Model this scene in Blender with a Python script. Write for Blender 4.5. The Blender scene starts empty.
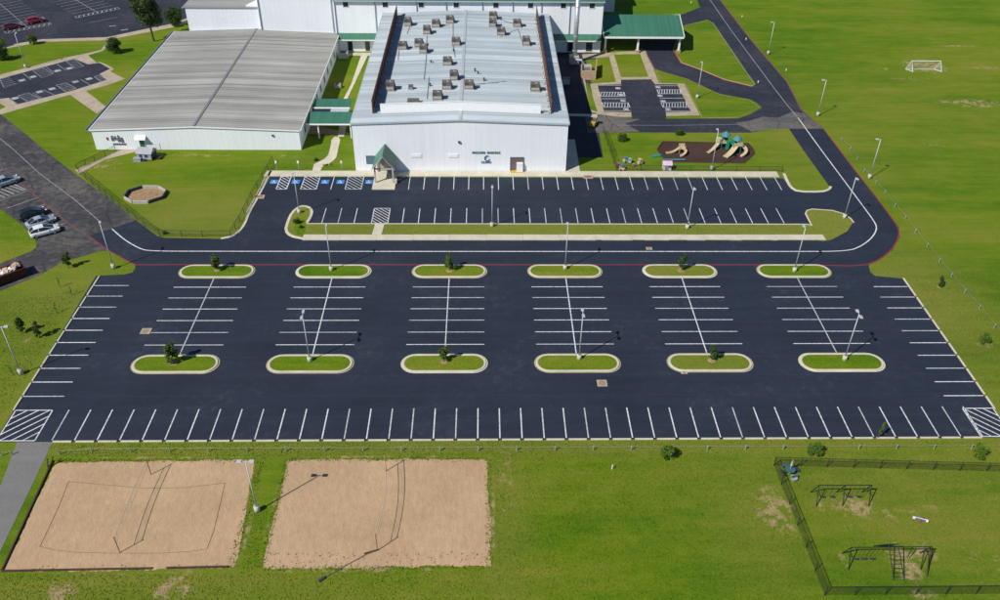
import bpy, bmesh, math, random
import numpy as np
from mathutils import Vector, Matrix
from mathutils.geometry import tessellate_polygon
R = math.radians
random.seed(7)
S = bpy.context.scene
COL = S.collection

# ------------------------------------------------------------------ camera
cd = bpy.data.cameras.new('camera'); cam = bpy.data.objects.new('camera', cd); COL.objects.link(cam)
S.camera = cam
cd.sensor_fit = 'HORIZONTAL'; cd.sensor_width = 36.0
cd.lens = 36.0 * 0.845
cd.clip_start = 1.0; cd.clip_end = 6000
PITCH, YAW, ROLL, CAM_H = 0.63455, 0.02385, 0.01278, 75.746
fw = Vector((math.sin(YAW)*math.cos(PITCH), math.cos(YAW)*math.cos(PITCH), -math.sin(PITCH)))
rt = Vector((math.cos(YAW), -math.sin(YAW), 0)); up = rt.cross(fw)
cr, sr = math.cos(ROLL), math.sin(ROLL)
r2 = rt*cr + up*sr; u2 = up*cr - rt*sr
M = Matrix((r2, u2, -fw)).transposed().to_4x4(); M.translation = (0, 0, CAM_H)
cam.matrix_world = M

# ------------------------------------------------------------------ sky, sun, exposure
SUN_EL, SHADOW_AZ = 45.0, 40.5           # degrees; shadows point 40.5 deg from +X towards +Y
W = bpy.data.worlds.new('World'); S.world = W; W.use_nodes = True
wn = W.node_tree.nodes; wl = W.node_tree.links
bg = wn['Background']; sky = wn.new('ShaderNodeTexSky'); sky.sky_type = 'NISHITA'; sky.sun_disc = False
sunv = Vector((-math.cos(R(SHADOW_AZ))*math.cos(R(SUN_EL)), -math.sin(R(SHADOW_AZ))*math.cos(R(SUN_EL)), math.sin(R(SUN_EL))))
sky.sun_elevation = R(SUN_EL); sky.sun_rotation = math.atan2(sunv.x, sunv.y)
sky.air_density = 1.0; sky.dust_density = 0.1; sky.ozone_density = 7.0; sky.altitude = 100
wl.new(sky.outputs[0], bg.inputs[0]); bg.inputs[1].default_value = 0.07
sl = bpy.data.lights.new('sun', 'SUN'); sl.energy = 4.5; sl.angle = R(0.5); sl.color = (1.0, 0.955, 0.88)
so = bpy.data.objects.new('sun', sl); COL.objects.link(so)
so.rotation_euler = (-sunv).to_track_quat('-Z', 'Y').to_euler(); so.location = sunv*300
vs = S.view_settings; vs.view_transform = 'Standard'; vs.look = 'None'; vs.exposure = 0.12; vs.gamma = 1.0
vs.use_curve_mapping = False

# ------------------------------------------------------------------ materials
def new_mat(name):
    m = bpy.data.materials.new(name); m.use_nodes = True
    nt = m.node_tree; return m, nt, nt.nodes, nt.links, nt.nodes['Principled BSDF']
def pos_vec(nt, scale=(1,1,1), obj=False):
    n = nt.nodes
    if obj: c = n.new('ShaderNodeTexCoord').outputs['Object']
    else: c = n.new('ShaderNodeNewGeometry').outputs['Position']
    mp = n.new('ShaderNodeMapping'); mp.inputs['Scale'].default_value = scale
    nt.links.new(c, mp.inputs[0]); return mp.outputs[0]
def noise(nt, vec, scale, detail=4, rough=0.55):
    t = nt.nodes.new('ShaderNodeTexNoise'); t.inputs['Scale'].default_value = scale
    t.inputs['Detail'].default_value = detail; t.inputs['Roughness'].default_value = rough
    nt.links.new(vec, t.inputs['Vector']); return t.outputs['Fac']
def ramp(nt, fac, stops):
    r = nt.nodes.new('ShaderNodeValToRGB'); e = r.color_ramp.elements
    while len(e) < len(stops): e.new(0.5)
    for el, (p, c) in zip(e, stops):
        el.position = p; el.color = (c if len(c) == 4 else (*c, 1)) if not isinstance(c, (int, float)) else (c, c, c, 1)
    nt.links.new(fac, r.inputs[0]); return r.outputs[0]
def mixc(nt, fac, a, b, mode='MIX'):
    m = nt.nodes.new('ShaderNodeMix'); m.data_type = 'RGBA'; m.blend_type = mode
    for sock, v in ((m.inputs[0], fac), (m.inputs[6], a), (m.inputs[7], b)):
        if hasattr(v, 'is_linked'): nt.links.new(v, sock)
        elif isinstance(v, (int, float)): sock.default_value = v
        else: sock.default_value = (*v, 1)
    return m.outputs[2]
def math_n(nt, op, a, b=None, clamp=False):
    m = nt.nodes.new('ShaderNodeMath'); m.operation = op; m.use_clamp = clamp
    for i, v in enumerate((a, b)):
        if v is None: continue
        if hasattr(v, 'is_linked'): nt.links.new(v, m.inputs[i])
        else: m.inputs[i].default_value = v
    return m.outputs[0]
def bump(nt, bsdf, h, strength, dist=0.05):
    b = nt.nodes.new('ShaderNodeBump'); b.inputs['Strength'].default_value = strength; b.inputs['Distance'].default_value = dist
    nt.links.new(h, b.inputs['Height']); nt.links.new(b.outputs[0], bsdf.inputs['Normal'])
MATS = {}
def plain(name, col, rough=0.6, metal=0.0, var=0.12, scale=1.5, spec=0.4, obj=False, stretch=(1,1,1), fine=0.0, bmp=0.0):
    m, nt, n, l, b = new_mat(name)
    v = pos_vec(nt, stretch, obj)
    f = noise(nt, v, scale, 5)
    lo = tuple(max(0, c*(1-var)) for c in col); hi = tuple(min(1, c*(1+var)) for c in col)
    c = ramp(nt, f, [(0.3, lo), (0.7, hi)])
    if fine:
        g = noise(nt, v, scale*9, 3)
        c = mixc(nt, 1.0, c, ramp(nt, g, [(0.3, 1-fine), (0.7, 1+fine*0.4)]), 'MULTIPLY')
    l.new(c, b.inputs['Base Color'])
    b.inputs['Roughness'].default_value = rough; b.inputs['Metallic'].default_value = metal
    b.inputs['Specular IOR Level'].default_value = spec
    if bmp: bump(nt, b, noise(nt, v, scale*6, 4), bmp)
    MATS[name] = m; return m

# ---- grass: world-space colour variation, dry patches, bare soil where feet wear it away
BARE = [ # centre x, y, half length x, half width y, strength
 ((39.54, 63.26),2.2,1.1,1.0),((42.65, 62.95),2.6,1.8,1.1),((44.88, 55.10),1.6,3.2,1.2),((50.53, 63.03),2.2,.9,.8),((33.10, 62.88),2.6,3.4,1.05),((33.89, 60.47),1.0,2.2,1.0),
 ((-43.17, 52.60),1.6,1.6,1.0),((-44.09, 52.38),1.0,2.0,.9),((-32.76, 52.74),1.5,1.8,1.0),((-31.09, 52.97),1.0,2.5,1.0),((-29.71, 53.91),.7,1.4,.8),
 ((108.53, 199.65),6.0,5.5,1.05),((108.99, 177.76),9.0,1.6,1.0),((111.80, 175.58),7.0,1.0,1.0),((122.43, 213.83),8.0,1.0,.8),((122.88, 198.48),7.0,1.2,.8),((101.82, 191.23),7.0,1.2,.8),((97.55, 197.56),3.0,1.0,.7),
 ((91.79, 155.95),4.0,2.5,.6),((-73.29, 146.56),6.0,3.0,.75),((-54.48, 150.84),7.0,1.2,.7),((-38.84, 150.48),4.0,1.0,.6),((45.48, 62.21),4.0,1.0,.6),((47.02, 61.77),6,1.5,.55),
 ((71.32, 91.91),1.6,1.0,.9),((70.79, 106.13),1.0,.6,.8),((-64.07, 93.30),.9,.7,.9),((2.46, 67.26),2.2,10.0,.55),((47.57, 56.35),1.6,2.2,.9),((38.67, 55.79),.6,1.4,.9),((15.98, 67.17),3,4,.45),((50.62, 80.64),3,12,.0),
 ((27.38, 55.89),5,3,.4),((54.32, 55.65),6,4,.5),((45.26, 51.67),2.0,1.0,.8),((-12,55.0),12,.45,.8),((-38,71.0),12,.35,.75),((-12,71.0),12,.35,.75),((1.0,63),.4,8,.75),((-25.9,61),.45,6,.7),((-23.8,63),.4,8,.7),((-37,54.8),12,.4,.6)]
DRY = [ ((68.06, 102.72),9,16,1.0),((63.99, 108.04),8,5,1.0),((64.27, 78.69),6,16,.8),((8.08, 72.51),75,1.6,.9),((-63.49, 103.02),14,9,.8),((-61.57, 91.32),10,16,.55),((-49.32, 127.92),13,8,.95),((-53.80, 125.57),12,5,.7),((12.97, 122.34),60,2.6,1.2),
 ((46.71, 66.95),22,8,.6),((53.53, 61.01),14,8,.6),((66.60, 153.57),9,16,.6),((61.21, 125.66),8,5,.9),((40.74, 140.90),40,3,.5),((24.23, 144.85),12,3,.45),((75.73, 153.61),6,40,.35),((2.34, 61.42),3,16,.6),((30.94, 61.19),6,9,.6),((-27.61, 58.95),2,9,.5),((-39.39, 52.80),30,2.5,.6),((-35.37, 136.86),6,3,.6),((-29.83, 148.81),8,5,.3),((91.74, 173.27),40,25,.22)]
def blobs(nt, pos, lst, jit):
    acc = None
    sx = nt.nodes.new('ShaderNodeSeparateXYZ'); nt.links.new(pos, sx.inputs[0])
    for (c, a, b, s) in lst:
        dx = math_n(nt, 'MULTIPLY', math_n(nt, 'SUBTRACT', sx.outputs[0], c[0]), 1/a)
        dy = math_n(nt, 'MULTIPLY', math_n(nt, 'SUBTRACT', sx.outputs[1], c[1]), 1/b)
        d = math_n(nt, 'ADD', math_n(nt, 'MULTIPLY', dx, dx), math_n(nt, 'MULTIPLY', dy, dy))
        e = math_n(nt, 'MULTIPLY', math_n(nt, 'EXPONENT', math_n(nt, 'MULTIPLY', d, -0.9)), s)
        acc = e if acc is None else math_n(nt, 'MAXIMUM', acc, e)
    return math_n(nt, 'MULTIPLY', acc, jit)
def grass_mat(name, dry=0.0, full=True):
    m, nt, n, l, b = new_mat(name)
    p = pos_vec(nt); ps = pos_vec(nt, (0.35, 1.3, 1)); pst = pos_vec(nt, (0.12, 1.6, 1))
    big = noise(nt, ps, 0.055, 5, 0.6); mid = noise(nt, pos_vec(nt, (0.55, 1.0, 1)), 0.42, 7, 0.72); fine = noise(nt, p, 3.2, 5, 0.75); streak = noise(nt, pst, 0.6, 4, 0.6)
    vfine = noise(nt, p, 11.0, 3, 0.7)
    t = math_n(nt, 'ADD', math_n(nt, 'MULTIPLY', big, 0.52), math_n(nt, 'MULTIPLY', mid, 0.28))
    t = math_n(nt, 'ADD', t, math_n(nt, 'MULTIPLY', fine, 0.19)); t = math_n(nt, 'ADD', t, math_n(nt, 'MULTIPLY', streak, 0.16)); t = math_n(nt, 'ADD', math_n(nt, 'MULTIPLY', math_n(nt, 'SUBTRACT', t, 0.555), 1.75), 0.5)
    c = ramp(nt, t, [(0.20, (0.044, 0.108, 0.003)), (0.40, (0.082, 0.170, 0.004)), (0.54, (0.134, 0.206, 0.007)), (0.70, (0.200, 0.222, 0.022)), (0.88, (0.28, 0.25, 0.08))])
    if full:
        j = math_n(nt, 'ADD', math_n(nt, 'MULTIPLY', mid, 0.9), math_n(nt, 'MULTIPLY', streak, 0.75))
        d = blobs(nt, p, DRY, j)
        c = mixc(nt, math_n(nt, 'MULTIPLY', d, 0.85, True), c, ramp(nt, fine, [(0.3, (0.165, 0.185, 0.022)), (0.7, (0.270, 0.240, 0.060))]))
        brk = noise(nt, p, 0.75, 7, 0.7); j2 = math_n(nt, 'ADD', ramp(nt, brk, [(0.40, 0.0), (0.66, 1.0)]), math_n(nt, 'MULTIPLY', fine, 0.35))
        e = blobs(nt, p, BARE, j2)
        ef = ramp(nt, e, [(0.32, 0.0), (0.70, 0.85)])
        c = mixc(nt, ef, c, ramp(nt, fine, [(0.3, (0.33, 0.225, 0.115)), (0.7, (0.52, 0.385, 0.22))]))
    if dry: c = mixc(nt, dry, c, ramp(nt, fine, [(0.3, (0.17, 0.19, 0.026)), (0.7, (0.28, 0.25, 0.066))]))
    c = mixc(nt, 1.0, c, ramp(nt, vfine, [(0.28, 0.62), (0.72, 1.30)]), 'MULTIPLY')
    l.new(c, b.inputs['Base Color']); b.inputs['Roughness'].default_value = 0.9; b.inputs['Specular IOR Level'].default_value = 0.12
    h = math_n(nt, 'ADD', fine, math_n(nt, 'MULTIPLY', vfine, 0.8))
    bump(nt, b, h, 0.7, 0.16)
    MATS[name] = m
grass_mat('grass'); grass_mat('island_grass', 0.0, False); grass_mat('verge_grass', 0.6, False); grass_mat('olive_grass', 0.38, False)

def asphalt(name, lo, hi, wear=0.0, cracks=False):
    m, nt, n, l, b = new_mat(name)
    p = pos_vec(nt); px = pos_vec(nt, (0.16, 1.0, 1))
    a = noise(nt, p, 0.09, 5, 0.6); f = noise(nt, p, 6.0, 4, 0.75); s = noise(nt, px, 0.55, 4, 0.6); g = noise(nt, p, 0.9, 5, 0.65)
    t = math_n(nt, 'ADD', math_n(nt, 'MULTIPLY', a, 0.42), math_n(nt, 'MULTIPLY', s, 0.36)); t = math_n(nt, 'ADD', t, math_n(nt, 'MULTIPLY', g, 0.22))
    c = ramp(nt, t, [(0.38, lo), (0.64, hi)])
    c = mixc(nt, 1.0, c, ramp(nt, f, [(0.25, 0.74), (0.75, 1.2)]), 'MULTIPLY')
    if wear:
        c = mixc(nt, ramp(nt, math_n(nt, 'ADD', math_n(nt, 'MULTIPLY', g, 0.6), math_n(nt, 'MULTIPLY', a, 0.5)), [(0.53, 0.0), (0.68, wear)]), c, (0.17, 0.145, 0.115))
    else:
        c = mixc(nt, ramp(nt, math_n(nt, 'MULTIPLY', g, a), [(0.30, 0.0), (0.42, 0.35)]), c, (0.055, 0.06, 0.075))
    if not wear:
        # drip stains of its own in the bays and the edges of the paver's passes
        v2 = n.new('ShaderNodeTexVoronoi'); v2.inputs['Scale'].default_value = 0.36; l.new(p, v2.inputs['Vector'])
        st = math_n(nt, 'MULTIPLY', ramp(nt, v2.outputs['Distance'], [(0.05, 1.0), (0.16, 0.0)]), ramp(nt, g, [(0.46, 0.0), (0.60, 0.5)]))
        c = mixc(nt, st, c, (0.008, 0.010, 0.016))
        sy = n.new('ShaderNodeSeparateXYZ'); l.new(p, sy.inputs[0]); fr = math_n(nt, 'FRACT', math_n(nt, 'MULTIPLY', math_n(nt, 'ADD', sy.outputs[1], math_n(nt, 'MULTIPLY', s, 0.25)), 1/3.9))
        c = mixc(nt, math_n(nt, 'MULTIPLY', math_n(nt, 'LESS_THAN', fr, 0.02), 0.35), c, (0.045, 0.052, 0.068))
    if cracks:
        v = n.new('ShaderNodeTexVoronoi'); v.feature = 'DISTANCE_TO_EDGE'; v.inputs['Scale'].default_value = 0.16
        w = noise(nt, p, 0.7, 3); cv = n.new('ShaderNodeVectorMath'); cv.operation = 'ADD'
        l.new(p, cv.inputs[0]); l.new(w, cv.inputs[1]); l.new(cv.outputs[0], v.inputs['Vector'])
        c = mixc(nt, ramp(nt, v.outputs['Distance'], [(0.0, 0.7), (0.022, 0.0)]), c, (0.02, 0.02, 0.024))
    l.new(c, b.inputs['Base Color']); b.inputs['Roughness'].default_value = 0.82; b.inputs['Specular IOR Level'].default_value = 0.25
    bump(nt, b, f, 0.25, 0.02); MATS[name] = m
asphalt('new_asphalt', (0.0152, 0.0226, 0.0380), (0.0260, 0.0352, 0.0550))
asphalt('old_asphalt', (0.038, 0.040, 0.048), (0.085, 0.082, 0.082), 0.6, True)
asphalt('mid_asphalt', (0.020, 0.025, 0.040), (0.040, 0.044, 0.060), 0.12, True)
asphalt('worn_asphalt', (0.085, 0.082, 0.082), (0.155, 0.145, 0.130), 0.6, True)
asphalt('path_asphalt', (0.16, 0.155, 0.155), (0.22, 0.21, 0.20), 0.25)

def sand_mat(name, lo, hi):
    m, nt, n, l, b = new_mat(name)
    p = pos_vec(nt); py = pos_vec(nt, (1.0, 0.45, 1)); a = noise(nt, p, 0.12, 5, 0.6); f = noise(nt, py, 1.7, 5, 0.7); g = noise(nt, py, 5.0, 4, 0.65)
    c = ramp(nt, a, [(0.3, lo), (0.7, hi)])
    c = mixc(nt, 1.0, c, ramp(nt, f, [(0.25, 0.82), (0.75, 1.12)]), 'MULTIPLY')
    l.new(c, b.inputs['Base Color']); b.inputs['Roughness'].default_value = 0.95; b.inputs['Specular IOR Level'].default_value = 0.1
    h = math_n(nt, 'ADD', math_n(nt, 'MULTIPLY', f, 0.7), math_n(nt, 'MULTIPLY', g, 0.6)); bump(nt, b, h, 0.55, 0.16); MATS[name] = m
sand_mat('sand', (0.42, 0.285, 0.168), (0.50, 0.345, 0.208))
sand_mat('mulch', (0.052, 0.030, 0.026), (0.078, 0.046, 0.038))
plain('concrete', (0.56, 0.515, 0.405), 0.85, var=0.12, scale=0.5, fine=0.10, bmp=0.1, spec=0.2)
plain('stained_concrete', (0.40, 0.335, 0.235), 0.88, var=0.2, scale=0.6, fine=0.12, bmp=0.1, spec=0.2)
plain('old_concrete', (0.42, 0.35, 0.26), 0.88, var=0.16, scale=0.4, fine=0.12, bmp=0.1, spec=0.2)
def paint(name, col, worn):
    m, nt, n, l, b = new_mat(name); p = pos_vec(nt)
    f = noise(nt, p, 2.2, 6, 0.75); c = mixc(nt, ramp(nt, f, [(0.36, worn), (0.56, 0.0)]), col, (0.05, 0.052, 0.06))
    oi = n.new('ShaderNodeObjectInfo'); c = mixc(nt, 1.0, c, ramp(nt, oi.outputs['Random'], [(0.0, 0.72), (0.5, 1.0), (1.0, 1.05)]), 'MULTIPLY')
    l.new(c, b.inputs['Base Color']); b.inputs['Roughness'].default_value = 0.7; MATS[name] = m
paint('white_paint', (0.72, 0.73, 0.74), 0.5); paint('faded_paint', (0.36, 0.37, 0.39), 0.75)
paint('red_paint', (0.33, 0.022, 0.035), 0.4); paint('faded_red_paint', (0.22, 0.075, 0.06), 0.8); paint('blue_paint', (0.03, 0.24, 0.68), 0.25)
def metal_sheet(name, lo, hi, rough, stretch, streak, spec=0.4, metal=0.0, pan=None):
    m, nt, n, l, b = new_mat(name); p = pos_vec(nt, stretch); q = pos_vec(nt)
    a = noise(nt, p, 1.0, 4, 0.6); g = noise(nt, q, 0.07, 5, 0.6)
    t = math_n(nt, 'ADD', math_n(nt, 'MULTIPLY', a, streak), math_n(nt, 'MULTIPLY', g, 1-streak))
    c = ramp(nt, t, [(0.34, lo), (0.66, hi)])
    if pan:
        # each pressed panel catches a slightly different tone
        sx = n.new('ShaderNodeSeparateXYZ'); l.new(q, sx.inputs[0])
        k = math_n(nt, 'FLOOR', math_n(nt, 'MULTIPLY', sx.outputs[pan[0]], 1/pan[1])); w = n.new('ShaderNodeTexWhiteNoise'); w.noise_dimensions = '1D'; l.new(k, w.inputs['W'])
        c = mixc(nt, 1.0, c, ramp(nt, w.outputs['Value'], [(0, 1-pan[2]), (1, 1+pan[2])]), 'MULTIPLY')
    l.new(c, b.inputs['Base Color']); b.inputs['Roughness'].default_value = rough; b.inputs['Specular IOR Level'].default_value = spec; b.inputs['Metallic'].default_value = metal
    MATS[name] = m
metal_sheet('wall_white', (0.745, 0.775, 0.82), (0.86, 0.885, 0.91), 0.5, (3.0, 3.0, 0.05), 0.5)
metal_sheet('roof_pale', (0.40, 0.455, 0.485), (0.50, 0.555, 0.58), 0.42, (0.05, 1.4, 1), 0.5, pan=(1, 0.92, 0.16))
metal_sheet('roof_grey', (0.28, 0.28, 0.262), (0.40, 0.397, 0.37), 0.5, (0.05, 0.8, 1), 0.5, pan=(1, 0.92, 0.2))
metal_sheet('roof_green', (0.040, 0.140, 0.092), (0.052, 0.170, 0.112), 0.45, (1.5, 0.1, 1), 0.4, pan=(0, 0.45, 0.10))
metal_sheet('rust_panel', (0.20, 0.085, 0.055), (0.30, 0.125, 0.08), 0.75, (1, 1.5, 1), 0.5, 0.2)
plain('trim_white', (0.80, 0.80, 0.79), 0.5, var=0.05); plain('gutter', (0.20, 0.25, 0.31), 0.4, var=0.1); plain('roof_trim', (0.42, 0.46, 0.48), 0.45, var=0.08)
plain('galvanised', (0.52, 0.55, 0.57), 0.38, 0.55, var=0.1); plain('pole_paint', (0.44, 0.47, 0.50), 0.42, var=0.06); plain('post_grey', (0.26, 0.31, 0.32), 0.5, var=0.12)
plain('unit_cabinet', (0.135, 0.118, 0.108), 0.65, var=0.14); plain('unit_dark', (0.075, 0.07, 0.07), 0.7); plain('unit_light', (0.40, 0.38, 0.35), 0.6)
plain('dark_metal', (0.022, 0.026, 0.026), 0.5, var=0.2); plain('green_metal', (0.012, 0.034, 0.022), 0.5, var=0.2); plain('window_dark', (0.02, 0.028, 0.036), 0.12, spec=0.6); plain('window_blue', (0.12, 0.19, 0.24), 0.15, spec=0.6)
plain('door_green', (0.03, 0.14, 0.09), 0.5); plain('wood', (0.20, 0.115, 0.065), 0.85, var=0.3, fine=0.2); plain('dark_wood', (0.07, 0.035, 0.026), 0.85, var=0.3)
plain('rope', (0.12, 0.095, 0.07), 0.9); plain('tyre', (0.018, 0.018, 0.02), 0.85); plain('rim', (0.45, 0.46, 0.48), 0.35, 0.6); plain('lamp_lens', (0.85, 0.85, 0.82), 0.25); plain('tail_red', (0.35, 0.015, 0.015), 0.3)
plain('tan_plastic', (0.50, 0.40, 0.25), 0.45, var=0.08); plain('teal_plastic', (0.07, 0.22, 0.24), 0.4, var=0.1); plain('green_plastic', (0.015, 0.24, 0.14), 0.4); plain('blue_plastic', (0.08, 0.17, 0.28), 0.4); plain('red_plastic', (0.30, 0.08, 0.06), 0.45); plain('pink_plastic', (0.62, 0.44, 0.52), 0.45); plain('white_plastic', (0.75, 0.76, 0.78), 0.4, var=0.05); plain('mint_plastic', (0.22, 0.42, 0.35), 0.4); plain('orange_plastic', (0.5, 0.2, 0.1), 0.45); plain('yellow_paint', (0.52, 0.33, 0.05), 0.5, var=0.15)
plain('grey_plastic', (0.34, 0.34, 0.39), 0.55, var=0.1); plain('navy_plastic', (0.035, 0.045, 0.085), 0.5); plain('container_red', (0.075, 0.014, 0.018), 0.6, var=0.3, fine=0.2); plain('cardboard', (0.5, 0.36, 0.22), 0.9, var=0.2); plain('bark', (0.10, 0.07, 0.048), 0.9, var=0.3, scale=6); plain('letter_blue', (0.05, 0.13, 0.33), 0.5); plain('letter_green', (0.06, 0.17, 0.12), 0.5); plain('letter_dark', (0.11, 0.12, 0.14), 0.5); plain('brick_tan', (0.42, 0.29, 0.19), 0.85, var=0.2); plain('soil', (0.33, 0.215, 0.115), 0.95, var=0.3, scale=2, fine=0.2); plain('rust_soil', (0.28, 0.10, 0.05), 0.95, var=0.2)
plain('ridge_grey', (0.20, 0.205, 0.21), 0.5, var=0.1); plain('net_tape', (0.50, 0.40, 0.30), 0.8); plain('lid_tan', (0.30, 0.21, 0.13), 0.9, var=0.2)
plain('dark_teal', (0.045, 0.12, 0.13), 0.5)
plain('screen_white', (0.84, 0.845, 0.85), 0.5, var=0.04)
def car_paint(name, col, rough=0.28):
    m, nt, n, l, b = new_mat(name); f = noise(nt, pos_vec(nt, obj=True), 3, 3)
    l.new(ramp(nt, f, [(0.3, tuple(c*0.93 for c in col)), (0.7, col)]), b.inputs['Base Color'])
    b.inputs['Roughness'].default_value = rough; b.inputs['Coat Weight'].default_value = 0.6; b.inputs['Coat Roughness'].default_value = 0.08; MATS[name] = m
car_paint('paint_white', (0.74, 0.75, 0.76)); car_paint('paint_silver', (0.33, 0.38, 0.45)); car_paint('paint_black', (0.012, 0.014, 0.02)); car_paint('paint_red', (0.33, 0.012, 0.02)); car_paint('paint_maroon', (0.12, 0.012, 0.02)); car_paint('paint_slate', (0.12, 0.16, 0.23))
def leaf_mat(name, lo, hi):
    m, nt, n, l, b = new_mat(name)
    oi = noise(nt, pos_vec(nt), 2.3, 4, 0.7)
    l.new(ramp(nt, oi, [(0.3, lo), (0.7, hi)]), b.inputs['Base Color']); b.inputs['Roughness'].default_value = 0.6; b.inputs['Specular IOR Level'].default_value = 0.25
    b.inputs['Transmission Weight'].default_value = 0.0; MATS[name] = m
leaf_mat('leaf', (0.040, 0.088, 0.010), (0.11, 0.18, 0.028)); leaf_mat('leaf_bright', (0.055, 0.115, 0.010), (0.13, 0.215, 0.022)); leaf_mat('leaf_dark', (0.024, 0.056, 0.012), (0.065, 0.115, 0.024)); leaf_mat('leaf_pine', (0.030, 0.062, 0.018), (0.08, 0.11, 0.034))
def mesh_mat(name, col, pitch, wire):
    # woven wire: thin diagonal strands at their real spacing, open between them
    m, nt, n, l, b = new_mat(name); p = pos_vec(nt, obj=True); sx = n.new('ShaderNodeSeparateXYZ'); l.new(p, sx.inputs[0])
    def strand(sign):
        s = math_n(nt, 'ADD', sx.outputs[0], math_n(nt, 'MULTIPLY', sx.outputs[2], sign))
        f = math_n(nt, 'FRACT', math_n(nt, 'MULTIPLY', s, 1/pitch)); return math_n(nt, 'LESS_THAN', f, wire)
    a = math_n(nt, 'MAXIMUM', strand(1.0), strand(-1.0))
    l.new(a, b.inputs['Alpha']); b.inputs['Base Color'].default_value = (*col, 1); b.inputs['Roughness'].default_value = 0.6; MATS[name] = m
mesh_mat('chain_link', (0.03, 0.045, 0.035), 0.075, 0.115); mesh_mat('chain_link_dark', (0.018, 0.028, 0.02), 0.075, 0.15); mesh_mat('net_cord', (0.35, 0.33, 0.30), 0.12, 0.04); mesh_mat('goal_cord', (0.75, 0.76, 0.76), 0.12, 0.08)

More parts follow.
